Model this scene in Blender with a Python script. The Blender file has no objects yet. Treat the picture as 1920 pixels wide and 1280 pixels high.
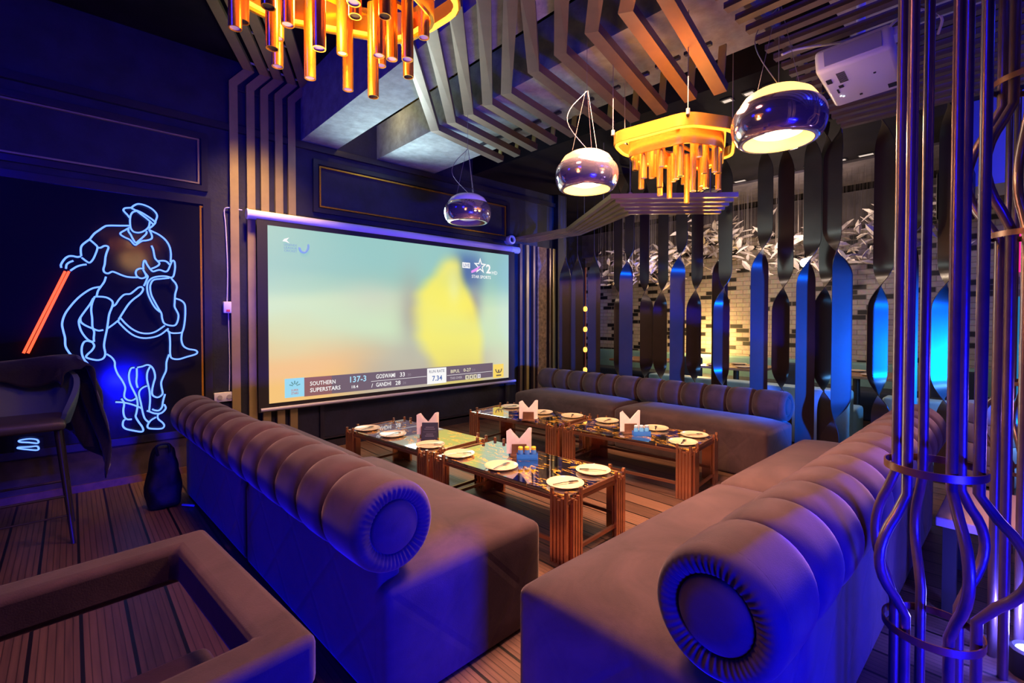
import bpy, bmesh, math, random
from math import sin, cos, pi, radians, atan2, hypot
from mathutils import Vector, Matrix
random.seed(11)
SC = bpy.context.scene
COL = SC.collection
V = Vector

# ------------------------------------------------------------------ mesh helpers
class MB:
    def __init__(s):
        s.v, s.f = [], []
    def add(s, vs, fs):
        o = len(s.v)
        s.v.extend(V(p) for p in vs)
        s.f.extend(tuple(i + o for i in f) for f in fs)
        return s
    def xf(s, m, start=0):
        for i in range(start, len(s.v)):
            s.v[i] = m @ s.v[i]
        return s
    def box(s, c, d, rz=0.0, m=None):
        x, y, z = d[0] / 2, d[1] / 2, d[2] / 2
        vs = [V((a * x, b * y, e * z)) for a in (-1, 1) for b in (-1, 1) for e in (-1, 1)]
        M = Matrix.Translation(c) @ Matrix.Rotation(rz, 4, 'Z')
        if m is not None:
            M = M @ m
        return s.add([M @ p for p in vs], [(0, 1, 3, 2), (4, 6, 7, 5), (0, 4, 5, 1), (2, 3, 7, 6), (0, 2, 6, 4), (1, 5, 7, 3)])
    def bbox(s, c, d, bev=0.01, seg=2, rz=0.0, m=None):
        bm = bmesh.new()
        bmesh.ops.create_cube(bm, size=1)
        for v in bm.verts:
            v.co = V((v.co.x * d[0], v.co.y * d[1], v.co.z * d[2]))
        bmesh.ops.bevel(bm, geom=bm.edges[:], offset=bev, segments=seg, affect='EDGES', profile=0.5)
        M = Matrix.Translation(c) @ Matrix.Rotation(rz, 4, 'Z')
        if m is not None:
            M = M @ m
        bm.verts.index_update()
        s.add([M @ v.co for v in bm.verts], [[v.index for v in f.verts] for f in bm.faces])
        bm.free()
        return s
    def soft(s, lo, hi, r, n=(14, 8, 6), crown=0.0, fn=None):
        """rounded upholstered block with an optional crowned top"""
        lo, hi = V(lo), V(hi)
        def axis(a, b, k):
            e = [0, .15, .5, 1]
            t = [a + r * q for q in e] + [a + r + (b - a - 2 * r) * i / k for i in range(1, k)] + [b - r * q for q in reversed(e)]
            return t
        ax = [axis(lo[i], hi[i], n[i]) for i in range(3)]
        idx, vs, fs = {}, [], []
        def vid(i, j, k):
            key = (i, j, k)
            if key not in idx:
                p = V((ax[0][i], ax[1][j], ax[2][k]))
                c = V([min(max(p[q], lo[q] + r), hi[q] - r) for q in range(3)])
                d = p - c
                if d.length > 1e-9:
                    p = c + d.normalized() * r * (1 if sum(abs(d[q]) > 1e-9 for q in range(3)) > 1 else d.length / r)
                u = (p.x - lo.x) / (hi.x - lo.x) * 2 - 1
                w = (p.y - lo.y) / (hi.y - lo.y) * 2 - 1
                h = (p.z - lo.z) / (hi.z - lo.z)
                if crown:
                    p.z += crown * max(0, h) ** 3 * max(0, 1 - u ** 10) * max(0, 1 - w ** 4)
                if fn:
                    p = fn(p, u, w, h)
                idx[key] = len(vs)
                vs.append(p)
            return idx[key]
        X, Y, Z = len(ax[0]) - 1, len(ax[1]) - 1, len(ax[2]) - 1
        for i in range(X):
            for j in range(Y):
                fs.append((vid(i, j, 0), vid(i, j + 1, 0), vid(i + 1, j + 1, 0), vid(i + 1, j, 0)))
                fs.append((vid(i, j, Z), vid(i + 1, j, Z), vid(i + 1, j + 1, Z), vid(i, j + 1, Z)))
            for k in range(Z):
                fs.append((vid(i, 0, k), vid(i + 1, 0, k), vid(i + 1, 0, k + 1), vid(i, 0, k + 1)))
                fs.append((vid(i, Y, k), vid(i, Y, k + 1), vid(i + 1, Y, k + 1), vid(i + 1, Y, k)))
        for j in range(Y):
            for k in range(Z):
                fs.append((vid(0, j, k), vid(0, j, k + 1), vid(0, j + 1, k + 1), vid(0, j + 1, k)))
                fs.append((vid(X, j, k), vid(X, j + 1, k), vid(X, j + 1, k + 1), vid(X, j, k + 1)))
        return s.add(vs, fs)
    def lathe(s, prof, n=32, m=None, fn=None):
        """profile of (radius, height) about local Z; m places it"""
        M = m or Matrix()
        vs, fs = [], []
        k = len(prof)
        for i in range(n):
            a = 2 * pi * i / n
            for (r, z) in prof:
                p = V((r * cos(a), r * sin(a), z))
                if fn:
                    p = fn(p, a, r, z)
                vs.append(M @ p)
        for i in range(n):
            j = (i + 1) % n
            for q in range(k - 1):
                fs.append((i * k + q, j * k + q, j * k + q + 1, i * k + q + 1))
        return s.add(vs, fs)
    def tube(s, pts, r, n=8, closed=False, cap=True):
        pts = [V(p) for p in pts]
        k = len(pts)
        T = []
        for i in range(k):
            a = pts[i - 1] if (i > 0 or closed) else pts[i]
            b = pts[(i + 1) % k] if (i < k - 1 or closed) else pts[i]
            T.append((b - a).normalized())
        u = T[0].orthogonal().normalized()
        vs, fs = [], []
        for i in range(k):
            u = (u - T[i] * u.dot(T[i]))
            u = u.normalized() if u.length > 1e-6 else T[i].orthogonal().normalized()
            w = T[i].cross(u)
            rr = r[i] if isinstance(r, (list, tuple)) else r
            for j in range(n):
                a = 2 * pi * j / n
                vs.append(pts[i] + (u * cos(a) + w * sin(a)) * rr)
        for i in range(k if closed else k - 1):
            i2 = (i + 1) % k
            for j in range(n):
                j2 = (j + 1) % n
                fs.append((i * n + j, i * n + j2, i2 * n + j2, i2 * n + j))
        if cap and not closed:
            fs.append(tuple(reversed(range(n))))
            fs.append(tuple(range((k - 1) * n, k * n)))
        return s.add(vs, fs)
    def bar(s, pts, w, h, up=(0, 0, 1), closed=False):
        """rectangular section swept along a path with mitred corners; w across, h along up"""
        pts = [V(p) for p in pts]
        k = len(pts)
        vs, fs = [], []
        for i in range(k):
            din = (pts[i] - pts[i - 1]).normalized() if (i > 0 or closed) else None
            dout = (pts[(i + 1) % k] - pts[i]).normalized() if (i < k - 1 or closed) else None
            din = din or dout
            dout = dout or din
            t = (din + dout).normalized()
            U = V(up[i]) if isinstance(up[0], (list, tuple, Vector)) else V(up)
            sd = dout.cross(U)
            sd = sd.normalized() if sd.length > 1e-6 else t.orthogonal().normalized()
            nu = sd.cross(dout).normalized()
            c = max(0.35, t.dot(dout))
            for (a, b) in ((-1, -1), (1, -1), (1, 1), (-1, 1)):
                off = sd * a * w / 2 + nu * b * h / 2
                # shift along dout so that the corner lies in the mitre plane
                off -= dout * (off.dot(t) / max(0.2, dout.dot(t)))
                vs.append(pts[i] + off)
        for i in range(k if closed else k - 1):
            i2 = (i + 1) % k
            for j in range(4):
                j2 = (j + 1) % 4
                fs.append((i * 4 + j, i * 4 + j2, i2 * 4 + j2, i2 * 4 + j))
        if not closed:
            fs.append((3, 2, 1, 0))
            fs.append(tuple(range((k - 1) * 4, k * 4)))
        return s.add(vs, fs)
    def prism(s, poly, m, h):
        """polygon in local XY extruded by h along local Z"""
        k = len(poly)
        vs = [m @ V((x, y, 0)) for x, y in poly] + [m @ V((x, y, h)) for x, y in poly]
        fs = [tuple(reversed(range(k))), tuple(range(k, 2 * k))] + [(i, (i + 1) % k, k + (i + 1) % k, k + i) for i in range(k)]
        return s.add(vs, fs)
    def build(s, name, mat, parent=None, smooth=True, origin=None, world=True, angle=40):
        me = bpy.data.meshes.new(name)
        me.from_pydata([tuple(p) for p in s.v], [], s.f)
        me.validate(clean_customdata=False)
        bm = bmesh.new()
        bm.from_mesh(me)
        bmesh.ops.recalc_face_normals(bm, faces=bm.faces)
        bm.to_mesh(me)
        bm.free()
        if mat:
            me.materials.append(mat)
        if smooth:
            me.polygons.foreach_set('use_smooth', [True] * len(me.polygons))
            me.set_sharp_from_angle(angle=radians(angle))
        o = bpy.data.objects.new(name, me)
        COL.objects.link(o)
        if parent is not None:
            o.parent = parent
            if world:
                M = Matrix()
                p = parent
                while p is not None:
                    M = p.matrix_basis @ M
                    p = p.parent
                me.transform(M.inverted())
        elif origin is not None:
            me.transform(Matrix.Translation(-V(origin)))
            o.location = origin
        me.update()
        return o

def tag(o, label, cat, group=None, kind=None):
    o['label'] = label
    o['category'] = cat
    if group: o['group'] = group
    if kind: o['kind'] = kind
    return o
def thing(name, label, cat, loc=(0, 0, 0), rz=0.0, group=None):
    o = bpy.data.objects.new(name, None)
    COL.objects.link(o)
    o.location = loc
    o.rotation_euler = (0, 0, rz)
    o.empty_display_size = 0.1
    return tag(o, label, cat, group)
def struct(o):
    o['kind'] = 'structure'
    return o
def dup(root, loc, rz, label, group=None):
    r = root.copy()
    COL.objects.link(r)
    r.location = loc
    r.rotation_euler = (0, 0, rz)
    r['label'] = label
    if group: r['group'] = group
    for ch in list(root.children):
        c = ch.copy()
        COL.objects.link(c)
        c.parent = r
        for g in list(ch.children):
            d = g.copy()
            COL.objects.link(d)
            d.parent = c
    return r
def smooth_path(pts, k=4, closed=False):
    P_ = [V(p) for p in pts]
    n = len(P_)
    if n < 3:
        return P_
    out = []
    for i in range(n if closed else n - 1):
        p0 = P_[i - 1] if (i > 0 or closed) else P_[0] * 2 - P_[1]
        p1, p2 = P_[i], P_[(i + 1) % n]
        p3 = P_[(i + 2) % n] if (i + 2 < n or closed) else P_[-1] * 2 - P_[-2]
        for j in range(k):
            t = j / k
            out.append(0.5 * ((2 * p1) + (p2 - p0) * t + (2 * p0 - 5 * p1 + 4 * p2 - p3) * t * t + (3 * p1 - p0 - 3 * p2 + p3) * t ** 3))
    if not closed:
        out.append(P_[-1])
    return out
def round_poly(poly, r, k=4):
    """round the corners of a closed 2D polygon"""
    out = []
    n = len(poly)
    for i in range(n):
        p, a, b = V(poly[i]), V(poly[i - 1]), V(poly[(i + 1) % n])
        da, db = (a - p), (b - p)
        ra, rb = min(r, da.length * .45), min(r, db.length * .45)
        A, B = p + da.normalized() * ra, p + db.normalized() * rb
        for j in range(k + 1):
            t = j / k
            out.append(A * (1 - t) ** 2 + p * 2 * t * (1 - t) + B * t * t)
    return out

# ------------------------------------------------------------------ materials
def new_mat(name):
    m = bpy.data.materials.new(name)
    m.use_nodes = True
    nt = m.node_tree
    return m, nt, nt.nodes['Principled BSDF']
def N(nt, t, **kw):
    n = nt.nodes.new(t)
    for k, v in kw.items():
        if k in n.bl_rna.properties:
            setattr(n, k, v)
        else:
            n.inputs[k].default_value = v
    return n
def L(nt, a, b):
    nt.links.new(a, b)
def c4(c):
    return (c[0], c[1], c[2], 1.0)
def simple(name, col, rough=.5, metal=0.0, var=0.0, vscale=6.0, bump=0.0, bscale=120.0, sheen=0.0, emit=None, estr=0.0, coat=0.0, spec=None, sheen_col=None):
    m, nt, b = new_mat(name)
    b.inputs['Base Color'].default_value = c4(col)
    b.inputs['Roughness'].default_value = rough
    b.inputs['Metallic'].default_value = metal
    if spec is not None: b.inputs['Specular IOR Level'].default_value = spec
    if coat: b.inputs['Coat Weight'].default_value = coat; b.inputs['Coat Roughness'].default_value = .05
    if sheen:
        b.inputs['Sheen Weight'].default_value = sheen
        b.inputs['Sheen Roughness'].default_value = .35
        if sheen_col: b.inputs['Sheen Tint'].default_value = c4(sheen_col)
    if emit:
        b.inputs['Emission Color'].default_value = c4(emit)
        b.inputs['Emission Strength'].default_value = estr
    tc = N(nt, 'ShaderNodeTexCoord')
    if var:
        no = N(nt, 'ShaderNodeTexNoise', Scale=vscale, Detail=5.0, Roughness=.6)
        L(nt, tc.outputs['Object'], no.inputs['Vector'])
        rp = N(nt, 'ShaderNodeValToRGB')
        rp.color_ramp.elements[0].position = .3
        rp.color_ramp.elements[1].position = .7
        rp.color_ramp.elements[0].color = c4([x * (1 - var) for x in col])
        rp.color_ramp.elements[1].color = c4([min(1, x * (1 + var)) for x in col])
        L(nt, no.outputs['Fac'], rp.inputs['Fac'])
        L(nt, rp.outputs['Color'], b.inputs['Base Color'])
    if bump:
        n2 = N(nt, 'ShaderNodeTexNoise', Scale=bscale, Detail=3.0)
        L(nt, tc.outputs['Object'], n2.inputs['Vector'])
        bp = N(nt, 'ShaderNodeBump', Strength=bump, Distance=.01)
        L(nt, n2.outputs['Fac'], bp.inputs['Height'])
        L(nt, bp.outputs['Normal'], b.inputs['Normal'])
    return m
def emis(name, col, s):
    return simple(name, (.02, .02, .02), .5, emit=col, estr=s)

M = {}
M['plaster'] = simple('dark textured plaster', (.0095, .011, .028), .68, var=.45, vscale=5, bump=.35, bscale=28)
M['plaster2'] = simple('dark panel plaster', (.008, .009, .020), .55, var=.4, vscale=3, bump=.2, bscale=18)
M['molding'] = simple('dark satin moulding', (.022, .02, .03), .3, spec=.5)
M['black'] = simple('matt black', (.012, .011, .013), .6)
M['blackgloss'] = simple('black acrylic panel', (.010, .010, .022), .10, spec=.3, bump=.02, bscale=2.5)
M['ceil'] = simple('dark painted ceiling', (.009, .007, .010), .85, spec=.12, var=.4, vscale=2.5)
M['concrete'] = simple('grey concrete beam', (.26, .29, .30), .75, var=.28, vscale=9, bump=.3, bscale=35)
M['gold'] = simple('matt gold metal', (.42, .33, .13), .42, metal=.55, var=.12, vscale=4)
M['brown_metal'] = simple('bronze box section', (.19, .14, .118), .38, metal=.6, var=.12, vscale=5)
M['canopy'] = simple('gilt canopy bar', (.58, .38, .18), .3, metal=.65)
M['brass'] = simple('polished brass', (.95, .46, .05), .24, metal=.8)
M['copper'] = simple('rose copper', (.62, .31, .17), .24, metal=.85)
M['copper_dark'] = simple('dark copper rail', (.32, .16, .10), .3, metal=.8)
M['bronze'] = simple('dark bronze pipe', (.23, .15, .14), .28, metal=.7, var=.15, vscale=10, bump=.08, bscale=40)
M['ribbon'] = simple('dark satin steel ribbon', (.062, .043, .034), .30, metal=.3, var=.1, vscale=5, spec=.5)
M['chrome'] = simple('smoked chrome glass', (.62, .54, .56), .10, metal=.88)
M['chrome_clear'] = simple('chromed steel', (.6, .58, .56), .15, metal=1.0)
M['white_plastic'] = simple('white plastic', (.75, .75, .78), .35)
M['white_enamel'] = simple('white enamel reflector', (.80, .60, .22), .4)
M['white_glass'] = simple('white diffuser glass', (.8, .8, .85), .2)
M['ceramic'] = simple('cream glazed plate', (.80, .65, .42), .2, coat=.3)
M['steel'] = simple('steel cutlery', (.4, .38, .36), .2, metal=1.0)
M['napkin'] = simple('paper napkin', (.88, .84, .80), .8, var=.06, vscale=20)
M['wood'] = simple('brown wood block', (.16, .07, .035), .45, var=.35, vscale=14)
M['card'] = simple('dark blue card', (.025, .03, .055), .45)
M['blue_clear'] = simple('blue plastic tray', (.03, .20, .75), .12, coat=.4)
M['jar'] = simple('blue tinted jar', (.06, .2, .6), .1, coat=.6)
M['yellow_lid'] = simple('yellow lid', (.85, .60, .04), .4)
M['wire'] = simple('thin wire', (.28, .24, .2), .4, metal=.5)
M['white_wire'] = simple('white cable', (.6, .6, .62), .5)
M['jacket'] = simple('black jacket cloth', (.018, .015, .018), .9, sheen=.25, bump=.3, bscale=60)
M['bag'] = simple('black bag nylon', (.005, .005, .007), .6, spec=.3, bump=.4, bscale=22)
M['stool_leather'] = simple('dark stool leather', (.06, .05, .055), .42, bump=.1, bscale=90)
M['stool_fabric'] = simple('grey blue stool shell', (.09, .13, .19), .55)
M['dark_metal'] = simple('black metal leg', (.06, .05, .055), .32, metal=.6)
M['booth'] = simple('pale blue booth leather', (.32, .50, .58), .5, var=.12, vscale=5)
M['teal'] = simple('turquoise bench back', (.22, .42, .40), .6, var=.1, vscale=4)
M['navy'] = simple('navy cushion', (.02, .03, .06), .7)
M['tabletop_far'] = simple('brown stone tabletop', (.35, .18, .09), .2, var=.3, vscale=5)
M['pouf'] = simple('mauve pouf', (.35, .25, .30), .6)
M['platform'] = simple('mauve laminate top', (.36, .26, .32), .5)
M['leaf'] = simple('pale paper leaf', (.66, .58, .54), .45, spec=.4)
M['planks_grey'] = simple('grey timber panel', (.13, .11, .12), .6, var=.3, vscale=6)
M['rough_wood'] = simple('rough bark panel', (.20, .13, .09), .8, var=.55, vscale=22, bump=.8, bscale=30)
M['blue_panel'] = simple('pale ceiling panel', (.35, .35, .40), .7)
M['dark_blue_wall'] = simple('dark far wall', (.05, .06, .09), .6, var=.3, vscale=3)
M['warm_emit'] = emis('warm lamp diffuser', (1.0, .62, .24), 4.5)
M['warm_dome'] = emis('warm lamp dome', (1.0, .52, .15), 2.6)
M['led_warm'] = emis('warm LED strip', (1.0, .42, .03), 2.4)
M['spot_emit'] = emis('spot bulb', (1.0, .85, .55), 60.0)
M['slot_emit'] = emis('ceiling slot light', (1.0, .80, .68), .75)
M['string_emit'] = emis('string bulb', (1.0, .42, .06), 3.0)
M['neon_blue'] = emis('blue neon tube', (.10, .22, 1.0), 2.6)
M['neon_red'] = emis('red neon tube', (1.0, .06, .02), 3.2)
M['led_blue'] = emis('blue LED', (.10, .12, 1.0), 14.0)
M['led_pink'] = emis('pink LED panel', (1.0, .02, .25), 1.3)
M['led_teal'] = emis('teal LED panel', (.02, .35, .8), .5)

def velvet(name, base, quilt=False):
    m, nt, b = new_mat(name)
    b.inputs['Roughness'].default_value = .82
    b.inputs['Specular IOR Level'].default_value = .25
    b.inputs['Sheen Weight'].default_value = .30
    b.inputs['Sheen Roughness'].default_value = .4
    b.inputs['Sheen Tint'].default_value = (1, .8, .75, 1)
    tc = N(nt, 'ShaderNodeTexCoord')
    n1 = N(nt, 'ShaderNodeTexNoise', Scale=3.2, Detail=6.0, Roughness=.65)
    n1.inputs['Distortion'].default_value = 1.0
    L(nt, tc.outputs['Object'], n1.inputs['Vector'])
    rp = N(nt, 'ShaderNodeValToRGB')
    e = rp.color_ramp.elements
    e[0].position, e[1].position = .32, .70
    e[0].color = c4([x * .66 for x in base])
    e[1].color = c4([x * 1.3 for x in base])
    L(nt, n1.outputs['Fac'], rp.inputs['Fac'])
    L(nt, rp.outputs['Color'], b.inputs['Base Color'])
    n2 = N(nt, 'ShaderNodeTexNoise', Scale=260.0, Detail=2.0)
    L(nt, tc.outputs['Object'], n2.inputs['Vector'])
    bp = N(nt, 'ShaderNodeBump', Strength=.12, Distance=.004)
    L(nt, n2.outputs['Fac'], bp.inputs['Height'])
    last = bp
    if quilt:
        sp = N(nt, 'ShaderNodeSeparateXYZ')
        L(nt, tc.outputs['Object'], sp.inputs[0])
        def mth(op, a, bb):
            n = N(nt, 'ShaderNodeMath', operation=op)
            for i, q in enumerate((a, bb)):
                if q is None: continue
                if isinstance(q, (int, float)): n.inputs[i].default_value = q
                else: L(nt, q, n.inputs[i])
            return n.outputs[0]
        xy = mth('ADD', sp.outputs[0], sp.outputs[1])
        lines = []
        for op in ('ADD', 'SUBTRACT'):
            q = mth(op, xy, sp.outputs[2])
            q = mth('FRACT', mth('MULTIPLY', q, 2.3), None)
            q = mth('ABSOLUTE', mth('SUBTRACT', q, .5), None)
            lines.append(mth('MINIMUM', mth('MULTIPLY', q, 14.0), 1.0))
        hgt = mth('MULTIPLY', lines[0], lines[1])
        ge = N(nt, 'ShaderNodeNewGeometry')
        s2 = N(nt, 'ShaderNodeSeparateXYZ')
        L(nt, ge.outputs['Normal'], s2.inputs[0])
        side = mth('LESS_THAN', mth('ABSOLUTE', s2.outputs[2], None), .4)
        b2 = N(nt, 'ShaderNodeBump', Distance=.012)
        L(nt, mth('MULTIPLY', side, .13), b2.inputs['Strength'])
        L(nt, hgt, b2.inputs['Height'])
        L(nt, bp.outputs['Normal'], b2.inputs['Normal'])
        last = b2
    L(nt, last.outputs['Normal'], b.inputs['Normal'])
    return m
M['velvet'] = velvet('brown grey velvet', (.066, .037, .038))
M['velvet_quilt'] = velvet('brown grey velvet quilted', (.066, .037, .038), True)

def deck():
    m, nt, b = new_mat('grooved deck planks')
    tc = N(nt, 'ShaderNodeTexCoord')
    sp = N(nt, 'ShaderNodeSeparateXYZ')
    L(nt, tc.outputs['Object'], sp.inputs[0])
    def mth(op, a, bb=None):
        n = N(nt, 'ShaderNodeMath', operation=op)
        for i, q in enumerate((a, bb)):
            if q is None: continue
            if isinstance(q, (int, float)): n.inputs[i].default_value = q
            else: L(nt, q, n.inputs[i])
        return n.outputs[0]
    u = mth('DIVIDE', mth('SUBTRACT', sp.outputs[0], .017), .165)
    fr = mth('FRACT', u)
    idx = mth('FLOOR', u)
    seam = mth('LESS_THAN', mth('ABSOLUTE', mth('SUBTRACT', fr, .5)), .458)      # 1 on the board
    g = mth('FRACT', mth('MULTIPLY', fr, 6.0))
    groove = mth('LESS_THAN', mth('ABSOLUTE', mth('SUBTRACT', g, .5)), .43)
    wn = N(nt, 'ShaderNodeTexWhiteNoise', noise_dimensions='1D')
    L(nt, idx, wn.inputs['W'])
    mp = N(nt, 'ShaderNodeMapping')
    mp.inputs['Scale'].default_value = (30, 1.3, 1)
    L(nt, tc.outputs['Object'], mp.inputs[0])
    no = N(nt, 'ShaderNodeTexNoise', Scale=2.0, Detail=6.0)
    L(nt, mp.outputs[0], no.inputs['Vector'])
    f = mth('ADD', mth('MULTIPLY', no.outputs['Fac'], .6), mth('MULTIPLY', wn.outputs['Value'], .4))
    rp = N(nt, 'ShaderNodeValToRGB')
    rp.color_ramp.elements[0].position = .25
    rp.color_ramp.elements[1].position = .8
    rp.color_ramp.elements[0].color = (.075, .040, .028, 1)
    rp.color_ramp.elements[1].color = (.21, .112, .070, 1)
    L(nt, f, rp.inputs['Fac'])
    k = mth('MULTIPLY', mth('ADD', mth('MULTIPLY', seam, .95), .05), mth('ADD', mth('MULTIPLY', groove, .55), .45))
    mx = N(nt, 'ShaderNodeMix', data_type='RGBA', blend_type='MULTIPLY')
    mx.inputs[0].default_value = 1
    L(nt, rp.outputs['Color'], mx.inputs[6])
    cb = N(nt, 'ShaderNodeCombineColor')
    for i in range(3): L(nt, k, cb.inputs[i])
    L(nt, cb.outputs[0], mx.inputs[7])
    L(nt, mx.outputs[2], b.inputs['Base Color'])
    b.inputs['Roughness'].default_value = .42
    bp = N(nt, 'ShaderNodeBump', Strength=.6, Distance=.006)
    L(nt, k, bp.inputs['Height'])
    L(nt, bp.outputs['Normal'], b.inputs['Normal'])
    return m
M['deck'] = deck()

def marble():
    m, nt, b = new_mat('black marble gold veins')
    tc = N(nt, 'ShaderNodeTexCoord')
    mp = N(nt, 'ShaderNodeMapping')
    mp.inputs['Scale'].default_value = (1.0, 3.2, 1)
    mp.inputs['Rotation'].default_value = (0, 0, .5)
    L(nt, tc.outputs['Object'], mp.inputs[0])
    no = N(nt, 'ShaderNodeTexNoise', Scale=3.4, Detail=7.0, Roughness=.55)
    no.inputs['Distortion'].default_value = .9
    L(nt, mp.outputs[0], no.inputs['Vector'])
    s = N(nt, 'ShaderNodeMath', operation='SUBTRACT')
    s.inputs[1].default_value = .5
    L(nt, no.outputs['Fac'], s.inputs[0])
    a = N(nt, 'ShaderNodeMath', operation='ABSOLUTE')
    L(nt, s.outputs[0], a.inputs[0])
    rp = N(nt, 'ShaderNodeMapRange')
    rp.inputs['From Min'].default_value = .004
    rp.inputs['From Max'].default_value = .020
    n3 = N(nt, 'ShaderNodeTexNoise', Scale=5.0, Detail=3.0)
    L(nt, mp.outputs[0], n3.inputs['Vector'])
    gate = N(nt, 'ShaderNodeMapRange')
    gate.inputs['From Min'].default_value = .36
    gate.inputs['From Max'].default_value = .48
    gate.inputs['To Min'].default_value = 1.0
    gate.inputs['To Max'].default_value = 0.0
    L(nt, n3.outputs['Fac'], gate.inputs['Value'])
    L(nt, a.outputs[0], rp.inputs['Value'])
    mxm = N(nt, 'ShaderNodeMath', operation='MAXIMUM')
    L(nt, rp.outputs[0], mxm.inputs[0])
    L(nt, gate.outputs[0], mxm.inputs[1])
    mx = N(nt, 'ShaderNodeMix', data_type='RGBA')
    L(nt, mxm.outputs[0], mx.inputs[0])
    mx.inputs[6].default_value = (.85, .46, .06, 1)
    mx.inputs[7].default_value = (.010, .008, .010, 1)
    L(nt, mx.outputs[2], b.inputs['Base Color'])
    io = N(nt, 'ShaderNodeMapRange')
    io.inputs['To Min'].default_value = 1.5
    io.inputs['To Max'].default_value = 12.0
    L(nt, mxm.outputs[0], io.inputs['Value'])
    L(nt, io.outputs[0], b.inputs['IOR'])
    b.inputs['Roughness'].default_value = .04
    return m
M['marble'] = marble()

def bricks():
    m, nt, b = new_mat('white and black brick wall')
    tc = N(nt, 'ShaderNodeTexCoord')
    mp = N(nt, 'ShaderNodeMapping')
    mp.inputs['Rotation'].default_value = (0, 0, 0)
    sp = N(nt, 'ShaderNodeSeparateXYZ')
    L(nt, tc.outputs['Object'], sp.inputs[0])
    cb = N(nt, 'ShaderNodeCombineXYZ')
    L(nt, sp.outputs[1], cb.inputs[0])
    L(nt, sp.outputs[2], cb.inputs[1])
    br = N(nt, 'ShaderNodeTexBrick', offset=.5, squash=1.0)
    br.inputs['Color1'].default_value = (0, 0, 0, 1)
    br.inputs['Color2'].default_value = (1, 1, 1, 1)
    br.inputs['Mortar'].default_value = (.5, .5, .5, 1)
    br.inputs['Scale'].default_value = 1.0
    br.inputs['Mortar Size'].default_value = .006
    br.inputs['Brick Width'].default_value = .23
    br.inputs['Row Height'].default_value = .078
    L(nt, cb.outputs[0], br.inputs['Vector'])
    rp = N(nt, 'ShaderNodeValToRGB')
    rp.color_ramp.interpolation = 'CONSTANT'
    e = rp.color_ramp.elements
    e[0].position, e[0].color = 0, (.012, .011, .014, 1)
    e[1].position, e[1].color = .24, (.50, .44, .40, 1)
    e2 = rp.color_ramp.elements.new(.6)
    e2.color = (.58, .51, .46, 1)
    L(nt, br.outputs['Color'], rp.inputs['Fac'])
    no = N(nt, 'ShaderNodeTexNoise', Scale=25.0, Detail=4.0)
    L(nt, tc.outputs['Object'], no.inputs['Vector'])
    mx = N(nt, 'ShaderNodeMix', data_type='RGBA', blend_type='MULTIPLY')
    mx.inputs[0].default_value = .55
    L(nt, rp.outputs['Color'], mx.inputs[6])
    L(nt, no.outputs['Color'], mx.inputs[7])
    mo = N(nt, 'ShaderNodeMix', data_type='RGBA')
    L(nt, br.outputs['Fac'], mo.inputs[0])
    L(nt, mx.outputs[2], mo.inputs[6])
    mo.inputs[7].default_value = (.22, .19, .175, 1)
    L(nt, mo.outputs[2], b.inputs['Base Color'])
    b.inputs['Roughness'].default_value = .55
    bp = N(nt, 'ShaderNodeBump', Strength=.5, Distance=.01, invert=True)
    L(nt, br.outputs['Fac'], bp.inputs['Height'])
    L(nt, bp.outputs['Normal'], b.inputs['Normal'])
    return m
M['brick'] = bricks()
# ------------------------------------------------------------------ camera
cam = bpy.data.cameras.new('camera')
cam.sensor_width = 36.0
cam.lens = 36.0 * 897.5 / 1920.0
cam.shift_y = -22.8 / 1920.0
cam.clip_start = .02
co = bpy.data.objects.new('camera', cam)
COL.objects.link(co)
co.location = (0, 0, 1.4)
co.rotation_euler = (radians(90 - 1.1), 0, radians(47.34 - 90))
SC.camera = co

# ------------------------------------------------------------------ room shell
WY = 5.25
struct(MB().box((3.9, 2.0, -.05), (11.4, 11.0, .1)).build('floor', M['deck'], smooth=False))
struct(MB().box((2.1, WY + .1, 1.95), (7.7, .2, 3.9)).build('wall_left', M['plaster'], smooth=False))
struct(MB().box((5.85, 6.2, 1.95), (.2, 2.1, 3.9)).build('wall_return', M['plaster'], smooth=False))
struct(MB().box((7.5, 7.3, 1.7), (4.2, .2, 3.4)).build('wall_side', M['plaster'], smooth=False))
struct(MB().box((9.1, 3.4, 1.7), (.2, 8.2, 3.4)).build('wall_back', M['brick'], smooth=False))
struct(MB().box((9.3, -2.0, 1.7), (.2, 3.0, 3.4)).build('wall_right', M['dark_blue_wall'], smooth=False))
struct(MB().box((1.1, 2.0, 3.95), (6.0, 11.0, .1)).build('ceiling', M['ceil'], smooth=False))
struct(MB().box((6.85, 2.0, 3.65), (5.5, 11.0, .5)).build('ceiling_low', M['ceil'], smooth=False))
struct(MB().box((2.005, 3.2, 3.597), (.39, 4.1, .606)).build('ceiling_beam', M['concrete'], smooth=False))
struct(MB().box((3.075, 3.2, 3.485), (.80, 4.1, .39)).build('ceiling_beam', M['concrete'], smooth=False))
struct(MB().box((8.93, 3.2, 3.12), (.1, 8.0, .52)).build('wall_back_band', M['planks_grey'], smooth=False))

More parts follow.
